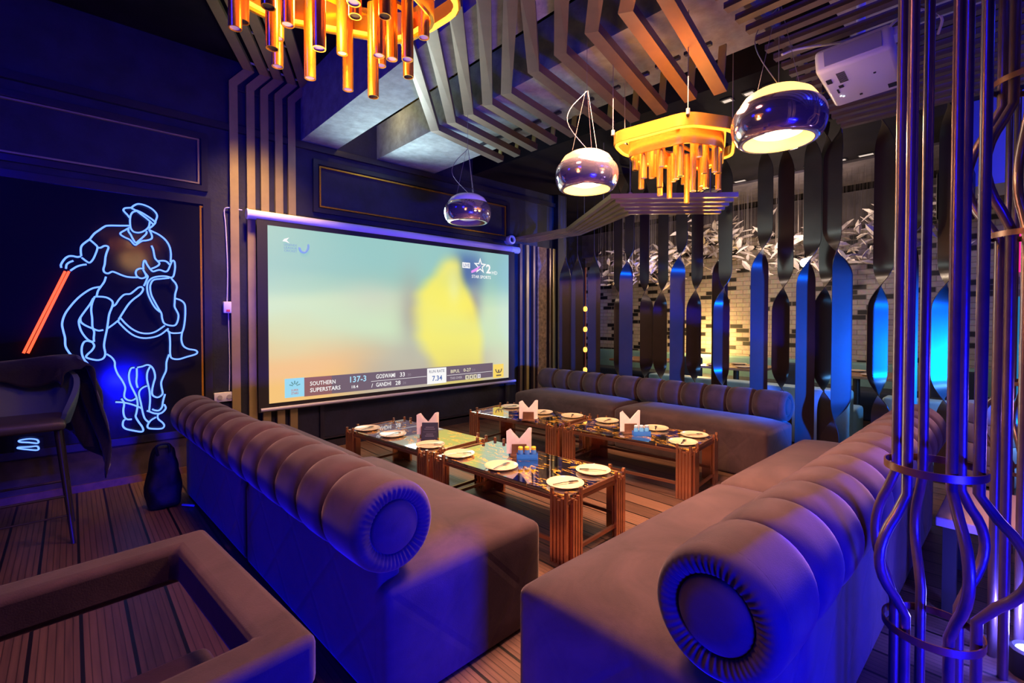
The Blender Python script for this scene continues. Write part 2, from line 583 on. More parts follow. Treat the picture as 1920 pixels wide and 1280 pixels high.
tn = [0]
def trim(mb, mat, smooth=False):
    tn[0] += 1
    return struct(mb.build('trim_%d' % tn[0], mat, smooth=smooth))
def wall_frame(x0, x1, z0, z1, w=.05, d=.03, mat=None, y=WY):
    mb = MB()
    pts = [(x0, y - d / 2, z0), (x1, y - d / 2, z0), (x1, y - d / 2, z1), (x0, y - d / 2, z1)]
    mb.bar(pts, w, d, up=(0, -1, 0), closed=True)
    return trim(mb, mat or M['molding'])
wall_frame(-1.6, .93, 2.62, 3.10, .05, .035)
wall_frame(-1.57, .885, 2.665, 3.065, .014, .02, M['gold'])
wall_frame(1.95, 4.74, 2.585, 3.10, .05, .035)
wall_frame(2.0, 4.69, 2.63, 3.055, .016, .025, M['brass'])
wall_frame(-1.62, .945, .37, 2.50, .06, .04)
wall_frame(.895, .925, .42, 2.45, .015, .03, M['brass'])
wall_frame(2.0, 4.7, .10, .50, .04, .03)
trim(MB().box((2.1, WY - .02, 3.24), (7.5, .045, .06)), M['molding'])
trim(MB().box((-.35, WY - .015, .03), (2.9, .03, .06)), M['wood'])
trim(MB().box((3.7, WY - .015, .05), (4.2, .03, .10)), M['molding'])
trim(MB().box((-.3, WY - .008, .21), (2.84, .016, .32)), simple('mauve dado plaster', (.055, .036, .045), .6, var=.4, vscale=9))
struct(MB().box((6.4, -.54, 3.01), (.6, 1.92, .78)).build('ceiling_bulkhead', M['blue_panel'], smooth=False))
# glossy panel the neon hangs on
panel = MB().box((-.36, WY - .012, 1.435), (2.5, .024, 2.07)).build('black_acrylic_panel', M['blackgloss'], smooth=False)
struct(panel)
# bars and rough panel at the end of the screen wall
slats_far = thing('wall_panelling', 'gold and bronze upright wall strips beside a bark textured panel', 'wall panelling', (5.3, 5.2, 0))
for x, w, mt in ((4.98, .05, 'brown_metal'), (5.12, .05, 'gold'), (5.26, .04, 'brown_metal'), (5.72, .07, 'gold'), (5.62, .03, 'brown_metal')):
    MB().box((x, WY - .025, 1.27), (w, .05, 2.54)).build('slat', M[mt], slats_far, smooth=False)
MB().box((5.45, WY - .02, 1.27), (.20, .035, 2.54)).build('bark_panel', M['rough_wood'], slats_far, smooth=False)

# gold strips climbing the wall and running over the ceiling
gs = thing('gold_wall_strips', 'five gold strips climbing the dark wall and bending over the ceiling', 'wall panelling', (1.44, 5.22, 0))
D = V((-.56, -1.1, 0)).normalized()
for i, x in enumerate((1.170, 1.317, 1.442, 1.576, 1.701)):
    mb = MB()
    zk = 3.665
    mb.bar([(x, 5.22, 0), (x, 5.22, zk), (x + .16, 5.22, zk + .19)], .073, .04, up=(0, -1, 0))
    a = V((x + .15, 5.22, 3.845))
    mb.bar([a + V((0, .02, 0)), a + D * 3.2], .085, .035, up=(0, 0, 1))
    mb.build('strip', M['gold'], gs, smooth=False)
for t in (.75, .12):
    a = V((1.25, 5.22, 3.868)) + D * t
    MB().bar([a, a + V((.66, .05, 0))], .015, .012).build('cross_rod', M['white_wire'], gs, smooth=False)
for z in (3.3, 3.62):
    MB().box((1.44, 5.235, z), (.62, .012, .015)).build('cross_rod', M['molding'], gs, smooth=False)
g2 = thing('gold_ceiling_bars', 'short gold bars on the ceiling between the two concrete beams', 'ceiling bars', (2.43, 4.3, 3.87))
for i in range(7):
    y = 5.05 - i * .17
    MB().bar([(2.21, y, 3.86), (3.2, y - .18, 3.86)], .07, .04).build('bar', M['gold'], g2, smooth=False)

# ------------------------------------------------------------------ neon sign
RIDER=[[(0.376,2.268),(0.363,2.289),(0.346,2.309),(0.337,2.327),(0.348,2.343),(0.368,2.349),(0.391,2.355),(0.404,2.371),(0.431,2.391),(0.463,2.393),(0.504,2.381),(0.536,2.361),(0.560,2.332),(0.566,2.304),(0.556,2.268),(0.552,2.247),(0.540,2.228),(0.521,2.205),(0.509,2.192)],
[(0.391,2.349),(0.422,2.334),(0.457,2.306),(0.494,2.276),(0.517,2.254),(0.540,2.231)],
[(0.422,2.337),(0.458,2.323),(0.503,2.295),(0.535,2.271),(0.552,2.253)],
[(0.422,2.331),(0.399,2.317),(0.385,2.289),(0.380,2.249),(0.381,2.204),(0.386,2.176),(0.402,2.153),(0.433,2.148),(0.465,2.161),(0.493,2.187),(0.509,2.215),(0.514,2.251)],
[(0.375,2.200),(0.314,2.192),(0.237,2.182),(0.211,2.168),(0.182,2.139),(0.152,2.108),(0.134,2.079),(0.121,2.056),(0.098,2.032),(0.074,2.002),(0.066,1.969),(0.068,1.916)],
[(0.121,2.053),(0.143,2.031),(0.166,2.004),(0.167,1.985),(0.159,1.951),(0.142,1.901),(0.127,1.875),(0.115,1.866),(0.097,1.878),(0.071,1.903)],
[(0.170,1.993),(0.188,1.995),(0.209,2.011),(0.226,2.013),(0.237,2.000),(0.225,1.958),(0.217,1.918),(0.212,1.863),(0.203,1.818),(0.211,1.794),(0.232,1.787),(0.258,1.803),(0.283,1.796),(0.318,1.779),(0.353,1.767),(0.388,1.764),(0.424,1.766)],
[(0.067,1.913),(0.045,1.906),(0.017,1.911),(-0.006,1.907),(-0.026,1.889),(-0.042,1.861),(-0.052,1.834),(-0.050,1.813)],
[(0.021,1.874),(-0.003,1.859),(-0.019,1.839),(-0.023,1.807)],
[(0.100,1.851),(0.072,1.844),(0.044,1.831),(0.020,1.811),(0.002,1.793)],
[(0.375,2.184),(0.348,2.160),(0.318,2.134),(0.317,2.117),(0.343,2.098),(0.378,2.080),(0.400,2.051),(0.414,2.041),(0.432,2.057),(0.459,2.080),(0.492,2.089),(0.522,2.104),(0.529,2.125),(0.520,2.159),(0.507,2.186)],
[(0.371,2.169),(0.368,2.152),(0.383,2.125),(0.396,2.093),(0.416,2.061),(0.437,2.080),(0.464,2.112),(0.488,2.144),(0.492,2.167)],
[(0.511,2.181),(0.539,2.167),(0.576,2.149),(0.614,2.118),(0.638,2.085),(0.654,2.046),(0.661,1.999),(0.661,1.958),(0.658,1.916)],
[(0.524,2.047),(0.535,2.016),(0.541,1.976),(0.548,1.939),(0.564,1.917),(0.578,1.898),(0.568,1.877),(0.540,1.857),(0.521,1.847)],
[(0.567,1.917),(0.602,1.923),(0.626,1.919),(0.641,1.906),(0.650,1.892)],
[(0.463,1.843),(0.438,1.841),(0.418,1.825),(0.413,1.799),(0.424,1.771),(0.451,1.759),(0.476,1.769),(0.483,1.784),(0.475,1.809),(0.463,1.834)],
[(0.218,1.759),(0.207,1.717),(0.185,1.675),(0.167,1.640),(0.158,1.598)],
[(0.143,1.581),(0.148,1.591),(0.179,1.593),(0.221,1.587),(0.252,1.563),(0.259,1.539),(0.252,1.504),(0.235,1.449),(0.226,1.379),(0.218,1.317),(0.206,1.248),(0.199,1.186),(0.206,1.124),(0.194,1.086),(0.162,1.072),(0.121,1.081),(0.088,1.099),(0.096,1.122),(0.122,1.152),(0.138,1.188),(0.128,1.219)],
[(0.142,1.581),(0.129,1.536),(0.123,1.482),(0.128,1.414),(0.129,1.346),(0.139,1.304),(0.136,1.257),(0.137,1.223)],
[(0.691,1.594),(0.732,1.577),(0.759,1.543),(0.763,1.476),(0.758,1.392),(0.748,1.325),(0.735,1.280),(0.731,1.219),(0.746,1.166),(0.783,1.138),(0.835,1.125),(0.851,1.105),(0.834,1.086),(0.770,1.067),(0.707,1.049),(0.658,1.061),(0.646,1.103),(0.647,1.207),(0.641,1.289),(0.624,1.315)],
[(0.630,1.304),(0.660,1.285),(0.710,1.284),(0.741,1.291)]]
HORSE=[[(0.466,1.837),(0.464,1.871),(0.469,1.906),(0.478,1.913),(0.489,1.885),(0.507,1.852),(0.530,1.824),(0.559,1.835),(0.582,1.840),(0.620,1.828),(0.640,1.844),(0.657,1.892),(0.672,1.929),(0.687,1.921),(0.691,1.871),(0.683,1.811),(0.673,1.784),(0.659,1.780)],
[(0.475,1.809),(0.488,1.790),(0.495,1.776),(0.488,1.752),(0.478,1.723)],
[(0.482,1.732),(0.467,1.695)],
[(0.660,1.778),(0.624,1.787),(0.582,1.785),(0.534,1.771),(0.505,1.744),(0.490,1.703),(0.492,1.639),(0.512,1.574),(0.543,1.509),(0.578,1.470)],
[(0.648,1.774),(0.587,1.763),(0.540,1.753),(0.519,1.727),(0.510,1.683),(0.518,1.618),(0.544,1.553),(0.567,1.502),(0.587,1.459),(0.592,1.415),(0.607,1.371),(0.649,1.352),(0.686,1.355),(0.705,1.393),(0.711,1.445),(0.699,1.482),(0.684,1.519),(0.685,1.564),(0.689,1.631),(0.702,1.691),(0.693,1.728),(0.672,1.757),(0.660,1.775)],
[(0.180,1.674),(0.133,1.659),(0.087,1.623),(0.042,1.574),(0.001,1.513),(-0.034,1.446),(-0.051,1.374),(-0.045,1.314),(-0.036,1.261),(-0.034,1.195),(-0.016,1.147),(0.008,1.106)],
[(0.128,1.219),(0.097,1.231),(0.075,1.221),(0.062,1.178),(0.063,1.124),(0.078,1.076),(0.098,1.041),(0.097,0.996)],
[(0.138,1.580),(0.116,1.529),(0.085,1.474),(0.060,1.427),(0.047,1.387),(0.058,1.319),(0.083,1.265),(0.108,1.234),(0.133,1.223)],
[(0.057,1.427),(0.059,1.387),(0.084,1.359),(0.129,1.332),(0.165,1.314),(0.196,1.319)],
[(0.045,1.054),(0.070,1.042),(0.095,1.024)],
[(0.223,1.331),(0.261,1.365),(0.285,1.390),(0.299,1.404)],
[(0.252,1.511),(0.276,1.529),(0.301,1.575),(0.334,1.615),(0.373,1.623),(0.401,1.649),(0.430,1.679),(0.452,1.684),(0.461,1.662),(0.440,1.622),(0.395,1.578),(0.361,1.534),(0.327,1.470),(0.296,1.407)],
[(0.288,1.393),(0.320,1.347),(0.358,1.301),(0.402,1.264),(0.459,1.245),(0.528,1.251),(0.582,1.275),(0.636,1.326)],
[(0.307,1.418),(0.342,1.368),(0.386,1.322),(0.436,1.292),(0.494,1.284),(0.547,1.301),(0.610,1.352)],
[(0.215,1.119),(0.246,1.090),(0.265,1.051),(0.267,1.007),(0.283,0.949),(0.312,0.890),(0.331,0.831),(0.325,0.780),(0.325,0.748),(0.344,0.724),(0.369,0.715),(0.390,0.722),(0.400,0.731)],
[(0.395,0.995),(0.373,0.990),(0.360,0.956),(0.357,0.911),(0.366,0.853),(0.390,0.786),(0.407,0.733),(0.412,0.668),(0.403,0.604),(0.398,0.573),(0.418,0.524),(0.440,0.482),(0.448,0.448),(0.432,0.438),(0.381,0.456),(0.331,0.479),(0.312,0.508),(0.315,0.546),(0.327,0.560)],
[(0.413,0.994),(0.449,1.001),(0.480,1.012),(0.506,1.001),(0.527,0.963),(0.536,0.903),(0.525,0.852),(0.514,0.793),(0.516,0.747),(0.545,0.723),(0.572,0.731),(0.588,0.756),(0.581,0.807),(0.579,0.853),(0.596,0.905),(0.615,0.957),(0.619,1.030),(0.638,1.096)],
[(0.410,0.988),(0.410,0.926),(0.406,0.869),(0.414,0.820)],
[(0.501,0.995),(0.482,0.947),(0.479,0.888),(0.488,0.829),(0.496,0.776),(0.498,0.697),(0.491,0.612)],
[(0.478,0.830),(0.452,0.819),(0.429,0.795),(0.423,0.757),(0.435,0.684),(0.444,0.618),(0.459,0.551),(0.485,0.515),(0.495,0.516)],
[(0.305,0.738),(0.322,0.698),(0.316,0.635),(0.323,0.583),(0.342,0.558),(0.372,0.555)],
[(0.605,0.745),(0.590,0.686),(0.582,0.634),(0.560,0.607),(0.533,0.610),(0.512,0.623)],
[(0.598,0.655),(0.609,0.624),(0.597,0.599),(0.570,0.579),(0.528,0.584),(0.491,0.606),(0.475,0.614)],
[(0.570,0.582),(0.551,0.565),(0.554,0.531),(0.585,0.494),(0.596,0.465),(0.579,0.444),(0.526,0.449),(0.484,0.462),(0.479,0.489),(0.501,0.526),(0.538,0.550)],
[(0.266,0.714),(0.314,0.705),(0.364,0.686),(0.414,0.658),(0.440,0.638)]]
MALLET=[[(-0.028,1.787),(-0.094,1.610),(-0.186,1.368),(-0.268,1.149)],
[(-0.005,1.788),(-0.071,1.614),(-0.161,1.372),(-0.244,1.148)]]
REFLECTION=[[(-0.298,0.488),(-0.246,0.491),(-0.203,0.476),(-0.200,0.450),(-0.247,0.463),(-0.295,0.475)],
[(-0.304,0.436),(-0.247,0.430),(-0.203,0.426),(-0.201,0.397),(-0.256,0.411),(-0.304,0.428)]]

def neon(LL, r=.0068, close=False):
    mb = MB()
    for Ln in LL:
        mb.tube(smooth_path([(x, 5.19, z) for x, z in Ln], 4, close), r, 6, closed=close)
    return mb
ns = thing('neon_polo_sign', 'blue neon outline of a rider on horseback holding a red mallet', 'neon sign', (.35, 5.22, 1.4))
neon(RIDER).build('rider_outline', M['neon_blue'], ns)
neon(HORSE).build('horse_outline', M['neon_blue'], ns)
ml = neon(MALLET, .009).build('mallet', M['neon_red'], ns)
ml['label'] = 'red neon mallet'
nh = thing('neon_reflection', 'small pair of blue loops of reflected neon low on the black panel behind the stool', 'neon sign', (-.25, 5.22, .42))  # reflection of neon letters, built as glowing tubes
neon(REFLECTION, .006, True).build('loop_outline', M['neon_blue'], nh)
MB().box((-.25, 5.222, .42), (.16, .012, .14)).build('backing', M['blackgloss'], nh, smooth=False)

# ------------------------------------------------------------------ projection screen
def lin(c):
    return tuple((x / 255 / 12.92) if x / 255 <= .04045 else ((x / 255 + .055) / 1.055) ** 2.4 for x in c)
def mixc(a, b, t):
    t = max(0, min(1, t))
    return tuple(x + (y - x) * t for x, y in zip(a, b))
def sst(a, b, x):
    t = max(0, min(1, (x - a) / (b - a)))
    return t * t * (3 - 2 * t)
import mathutils.noise as mno
def pic(u, v):
    n1 = mno.noise(V((u * 2.6, v * 6.0, 1.7))) * .5
    n2 = mno.noise(V((u * 7, v * 13, 4.1))) * .5
    vv = v + .10 * n1 + .03 * n2
    c = mixc((205, 228, 188), (150, 200, 186), sst(.55, .78, vv))
    c = mixc(c, (140, 190, 190), sst(.5, .9, u) * sst(.6, .9, v) * .8)
    low = mixc((240, 192, 118), (186, 176, 158), sst(.12, .48, u + .25 * n1))
    low = mixc(low, (214, 206, 172), sst(.75, 1, u))
    c = mixc(c, low, sst(.52, .15, vv + .12 * n1 + .22 * max(0, u - .25)))
    c = mixc(c, (205, 205, 190), .5 * math.exp(-((u - .36) / .14) ** 2 - ((v - .62) / .12) ** 2))
    # dark blue cap, grey arm, yellow shirt
    c = mixc(c, (70, 104, 158), .95 * math.exp(-(abs((u - .775) / .075) ** 3) - abs((v - .84) / .15) ** 3))
    c = mixc(c, (150, 140, 146), .8 * math.exp(-((u - .80) / .045) ** 2 - ((v - .60) / .13) ** 2))
    c = mixc(c, (168, 160, 150), .75 * math.exp(-((u - .50) / .05) ** 2 - ((v - .52) / .25) ** 2))
    le = .665 - .135 * sst(.95, .60, v) + .08 * sst(.4, .1, v) + .02 * n2
    re = .73 + .12 * sst(.95, .30, v) + .02 * n1
    m = sst(le - .05, le + .04, u) * sst(re + .03, re - .03, u) * sst(.99, .86, v) * (.8 + .4 * n1)
    c = mixc(c, (255, 240, 96), m)
    c = mixc(c, (240, 246, 190), .55 * m * math.exp(-((u - .70) / .03) ** 2 - ((v - .72) / .12) ** 2))
    c = mixc(c, (176, 150, 120), .5 * m * sst(.2, .05, v))
    return lin(c)
X0, X1, Z0, Z1 = 1.435, 4.64, .572, 2.335
m, nt, b = new_mat('projected picture')
at = N(nt, 'ShaderNodeVertexColor', layer_name='pic')
b.inputs['Base Color'].default_value = (.05, .05, .05, 1)
L(nt, at.outputs['Color'], b.inputs['Emission Color'])
b.inputs['Emission Strength'].default_value = 1.0
M['picture'] = m
scr = thing('projection_screen', 'white roll-down projection screen showing a cricket broadcast', 'projection screen', (3.05, 5.14, .5))
NX, NZ = 150, 84
vs = [(X0 + (X1 - X0) * i / NX, 5.108, Z0 + (Z1 - Z0) * j / NZ) for j in range(NZ + 1) for i in range(NX + 1)]
fs = [(j * (NX + 1) + i, j * (NX + 1) + i + 1, (j + 1) * (NX + 1) + i + 1, (j + 1) * (NX + 1) + i) for j in range(NZ) for i in range(NX)]
pm = MB().add(vs, fs).build('picture', M['picture'], scr, smooth=False)
ca = pm.data.color_attributes.new('pic', 'FLOAT_COLOR', 'POINT')
for i in range(len(vs)):
    q = pic((i % (NX + 1)) / NX, (i // (NX + 1)) / NZ)
    ca.data[i].color = (q[0], q[1], q[2], 1)
MB().box((3.05, 5.115, 1.45), (3.42, .006, 1.92)).build('screen_cloth', M['black'], scr, smooth=False)
cs = MB().tube([(1.27, 5.14, 2.425), (4.70, 5.14, 2.425)], .047, 16)
cs.build('roller_case', simple('lilac white case', (.62, .60, .78), .35), scr)
MB().tube([(4.70, 5.14, 2.425), (4.86, 5.14, 2.425)], .049, 16).build('end_cap', M['white_plastic'], scr)
MB().tube([(1.255, 5.14, 2.425), (1.27, 5.14, 2.425)], .052, 16).build('end_cap', M['white_plastic'], scr)
MB().tube([(1.36, 5.115, .515), (4.78, 5.115, .515)], .018, 10).build('bottom_bar', simple('pale bar', (.55, .55, .66), .35), scr)
TX = {}
def tmat(k, c, s=1.0):
    if k not in TX:
        TX[k] = emis('screen ' + k, lin(c), s)
    return TX[k]
def lettering(txt, x, z, h, mat, w=None, bold=.0, y=5.100, parent=None, name='lettering', shear=0):
    cu = bpy.data.curves.new('t', 'FONT')
    cu.body = txt
    cu.size = 1.0
    cu.offset = bold
    cu.resolution_u = 2
    ob = bpy.data.objects.new('t', cu)
    COL.objects.link(ob)
    dg = bpy.context.evaluated_depsgraph_get()
    me = bpy.data.meshes.new_from_object(ob.evaluated_get(dg))
    bpy.data.objects.remove(ob)
    xs = [v.co.x for v in me.vertices]; zs = [v.co.y for v in me.vertices]
    x0, x1, z0, z1 = min(xs), max(xs), min(zs), max(zs)
    k = h / (z1 - z0)
    kx = (w / (x1 - x0)) if w else k * .8
    mb = MB().add([(x + (v.co.x - x0) * kx + shear * (v.co.y - z0) * k, y, z + (v.co.y - z0) * k) for v in me.vertices], [tuple(p.vertices) for p in me.polygons])
    bpy.data.meshes.remove(me)
    return mb.build(name, mat, parent or pm, smooth=False)
def rect(x0, x1, z0, z1, mat, y, name='caption_band', parent=None):
    return MB().box(((x0 + x1) / 2, y, (z0 + z1) / 2), (x1 - x0, .003, z1 - z0)).build(name, mat, parent or pm, smooth=False)
W_ = tmat('white', (250, 248, 246)); LB = tmat('light blue', (170, 225, 250)); BND = tmat('band', (108, 92, 108)); BND2 = tmat('band red', (150, 84, 82))
rect(1.772, 4.335, .607, .803, BND, 5.104)
rect(1.772, 2.06, .607, .803, tmat('band maroon', (140, 92, 96)), 5.1035)
rect(1.581, 1.772, .612, .806, tmat('sky box', (150, 215, 240)), 5.104, 'team_badge')
rect(3.262, 3.55, .597, .795, W_, 5.103, 'rate_box')
rect(4.347, 4.537, .587, .778, tmat('yellow box', (250, 215, 95)), 5.104, 'team_badge')
rect(2.513, 3.252, .698, .702, W_, 5.101, 'divider')
rect(3.56, 4.325, .684, .688, W_, 5.101, 'divider')
lettering('SOUTHERN', 1.830, .714, .044, W_, .27, .012)
lettering('SUPERSTARS', 1.830, .645, .044, W_, .325, .012)
lettering('137-3', 2.264, .708, .068, LB, .19, .014)
lettering('18.4', 2.282, .643, .032, W_, .075, .012)
lettering('GOSWAMI', 2.573, .726, .050, W_, .245, .012)
lettering('33', 2.881, .724, .052, W_, .066, .012)
lettering('30', 2.985, .726, .030, tmat('grey', (150, 138, 150)), .045)
lettering('GANDHI', 2.573, .632, .048, W_, .19, .012)
lettering('/', 2.515, .630, .045, W_, .02, .01)
lettering('28', 2.820, .630, .050, W_, .068, .012)
lettering('26', 2.918, .632, .032, tmat('grey', (150, 138, 150)), .045)
lettering('RUN RATE', 3.29, .735, .036, tmat('slate', (120, 122, 140)), .23, .01)
lettering('7.34', 3.335, .632, .066, tmat('blue text', (78, 108, 172)), .15, .018)
lettering('BIPUL', 3.618, .712, .042, tmat('cream', (235, 226, 190)), .145, .012)
lettering('0-27', 3.825, .714, .044, tmat('cream', (235, 226, 190)), .122, .012)
lettering('3.0', 3.97, .714, .028, tmat('grey', (150, 138, 150)), .05)
lettering('THIS OVER', 3.61, .630, .030, tmat('grey light', (196, 186, 190)), .19, .006)
for i, ch in enumerate('1114'):
    x = 3.858 + i * .068
    rect(x, x + .054, .610, .665, tmat('cream', (240, 222, 150)) if i < 3 else tmat('pale', (225, 220, 226)), 5.103, 'ball_box')
    lettering(ch, x + .018, .620, .036, tmat('dark text', (70, 60, 80)), .018, .01, y=5.0995)
lettering('LIVE', 3.826, 2.105, .045, tmat('dark blue text', (90, 110, 165)), .10, .012, y=5.0985)
rect(3.812, 3.938, 2.092, 2.165, W_, 5.103, 'live_box')
lettering('2', 4.215, 2.045, .125, W_, .085, .03)
lettering('HD', 4.319, 2.036, .048, W_, .10, .008)
lettering('STAR SPORTS', 3.965, 1.968, .042, W_, .335, .014)
st = MB()
for (ro, ri) in ((.115, .085),):
    cx, cz = 4.11, 2.135
    def star(r):
        return [(cx + (r if k % 2 == 0 else r * .42) * sin(k * pi / 5), cz + (r if k % 2 == 0 else r * .42) * cos(k * pi / 5)) for k in range(10)]
    o_, i_ = star(ro), star(ri * .82)
    vs = [(x, 5.1, z) for x, z in o_] + [(x, 5.1, z) for x, z in i_]
    st.add(vs, [(k, (k + 1) % 10, 10 + (k + 1) % 10, 10 + k) for k in range(10)])
st.build('channel_star', W_, pm, smooth=False)
MB().add([(4.09, 5.0995, 2.13), (4.13, 5.0995, 2.15), (4.04, 5.0995, 2.06), (3.96, 5.0995, 2.03), (3.955, 5.0995, 2.06)], [(0, 1, 2, 3, 4)]).build('star_trail', tmat('pink', (235, 150, 240)), pm, smooth=False)
# league mark, upper corner of the picture
MB().add([(1.585, 5.1, 2.215), (1.635, 5.1, 2.235), (1.612, 5.1, 2.205), (1.64, 5.1, 2.175), (1.60, 5.1, 2.19), (1.57, 5.1, 2.19)], [(0, 1, 2, 3, 4, 5)]).build('league_star', W_, pm, smooth=False)
for k in range(3):
    lettering(('LEGENDS', 'LEAGUE', 'CRICKET')[k], 1.585, 2.150 - k * .030, .022, tmat('pale blue text', (120, 158, 205)), .125, .01)
MB().tube(smooth_path([(1.73, 5.1, 2.15), (1.75, 5.1, 2.105), (1.79, 5.1, 2.10), (1.82, 5.1, 2.14), (1.825, 5.1, 2.19)], 4), [.004] * 1 + [.012] * 15 + [.003], 6).build('league_crescent', tmat('pale blue', (125, 160, 225)), pm)
# badge drawings: plain geometric stand-ins
bd = MB()
for k in range(5):
    a = pi * (.1 + .2 * k)
    bd.tube([(1.676 + .02 * cos(a), 5.1, .725 + .02 * sin(a)), (1.676 + .055 * cos(a), 5.1, .725 + .055 * sin(a))], .006, 5)
bd.build('badge_mark', tmat('badge', (96, 150, 160)), pm)
lettering('SUPER', 1.642, .672, .022, tmat('badge red', (190, 90, 80)), .07, .01)
lettering('STARS', 1.642, .640, .024, tmat('badge red', (190, 90, 80)), .07, .01)
MB().tube(smooth_path([(4.385, 5.1, .71), (4.405, 5.1, .67), (4.443, 5.1, .66), (4.48, 5.1, .67), (4.5, 5.1, .71)], 4), .008, 6).build('badge_mark', tmat('badge dark', (110, 95, 70)), pm)
MB().tube([(4.443, 5.1, .66), (4.443, 5.1, .70)], .012, 6).build('badge_mark', tmat('badge dark', (110, 95, 70)), pm)
rect(4.40, 4.49, .61, .63, tmat('badge dark', (110, 95, 70)), 5.101, 'badge_line')

# power lead, switch box and socket beside the strips
sb = thing('switch_box', 'white switch box on the wall with a thin cable above', 'switch', (1.10, 5.235, 1.52))
MB().bbox((1.105, 5.225, 1.522), (.075, .05, .11), .008).build('box', M['white_plastic'], sb)
MB().box((1.105, 5.197, 1.49), (.03, .008, .02)).build('rocker', simple('red rocker', (.7, .08, .08), .4), sb, smooth=False)
MB().tube(smooth_path([(1.105, 5.235, 1.57), (1.112, 5.235, 1.9), (1.10, 5.235, 2.3), (1.09, 5.235, 2.44), (1.12, 5.22, 2.475), (1.235, 5.20, 2.465)], 4), .006, 6).build('cable', M['white_wire'], sb)
MB().tube(smooth_path([(1.115, 5.235, 1.47), (1.12, 5.235, 1.0), (1.115, 5.235, .72)], 4), .005, 6).build('cable', M['white_wire'], sb)
so = thing('wall_socket', 'white double wall socket just above the sofa bolster', 'socket', (1.08, 5.235, .66))
MB().bbox((1.07, 5.232, .665), (.17, .035, .09), .008).build('plate', M['white_plastic'], so)
for x in (1.03, 1.11):
    MB().lathe([(0, 0), (.022, 0), (.022, .004), (0, .004)], 16, Matrix.Translation((x, 5.21, .665)) @ Matrix.Rotation(pi / 2, 4, 'X')).build('outlet', simple('grey outlet', (.4, .4, .42), .5), so)
# security camera
sc_ = thing('security_camera', 'small round white security camera above the screen corner', 'camera', (4.74, 5.2, 2.57))
RX = Matrix.Rotation(pi / 2, 4, 'X')
MB().lathe([(.0, .0), (.06, .0), (.06, .05), (.0, .05)], 20, Matrix.Translation((4.74, 5.25, 2.57)) @ RX).build('mount', M['white_plastic'], sc_)
MB().lathe([(.038, .05), (.062, .05), (.068, .08), (.062, .115), (.040, .118), (.036, .10), (.036, .05)], 24, Matrix.Translation((4.74, 5.25, 2.57)) @ RX).build('ring', M['white_plastic'], sc_)
MB().lathe([(0, .11), (.02, .105), (.036, .09), (.036, .05), (0, .05)], 20, Matrix.Translation((4.74, 5.25, 2.57)) @ RX).build('lens', M['blackgloss'], sc_)
# ------------------------------------------------------------------ bronze frames wrapped under the duct
ORD = ['first', 'second', 'third', 'fourth', 'fifth', 'sixth', 'seventh', 'eighth', 'ninth', 'tenth', 'eleventh', 'twelfth', 'thirteenth', 'fourteenth', 'fifteenth', 'sixteenth', 'seventeenth', 'eighteenth', 'nineteenth', 'twentieth', 'last']
frames = [  # y, left x, left z, right x, right z, top of the left leg (x, z)
    (3.93, 2.61, 3.30, 3.46, 3.145, 2.40, 3.88), (3.67, 2.62, 3.30, 3.46, 3.14, 2.40, 3.88), (3.42, 2.63, 3.30, 3.46, 3.135, 2.40, 3.88),
    (3.16, 2.63, 3.30, 3.46, 3.13, 2.38, 3.88), (2.90, 2.61, 3.30, 3.46, 3.13, 2.36, 3.88),
    (2.51, 2.53, 3.30, 3.48, 3.09, 2.53, 3.88), (2.22, 2.50, 3.30, 3.42, 3.05, 2.50, 3.88), (1.92, 2.46, 3.30, 3.32, 2.99, 2.46, 3.88),
    (1.66, 2.45, 3.31, 3.26, 2.98, 2.45, 3.88), (1.42, 2.42, 3.31, 3.20, 2.93, 2.42, 3.88)]
for i, (y, xl, zl, xr, zr, xt, zt) in enumerate(frames):
    t = thing('ceiling_frame', '%s bronze box-section frame under the ceiling duct, counting from the screen wall' % ORD[i], 'ceiling frame', (xl, y, zl), 0, 'bronze frames round the ceiling duct')
    zl = 3.255
    q = 1.30 if i < 5 else 1.0
    dx, dy = (-.74 * q, -.86 * q) if i < 5 else (-.66 * q, -.60 * q)
    MB().bar([(xl + dx, y + dy, zl), (xl, y, zl), (xr, y, zr)], .085, .06).build('tube', M['brown_metal'], t, smooth=False)
    MB().bar([(xr - .02, y, zr), (xr + .02, y, zr + .30)], .05, .012, up=(1, 0, 0)).build('hanger', M['gold'], t, smooth=False)
    MB().box(((xl + xr) / 2 + .22, y + .08, (zl + zr) / 2 + .075), (.03, .18, .02)).build('cross_brace', M['molding'], t, smooth=False)

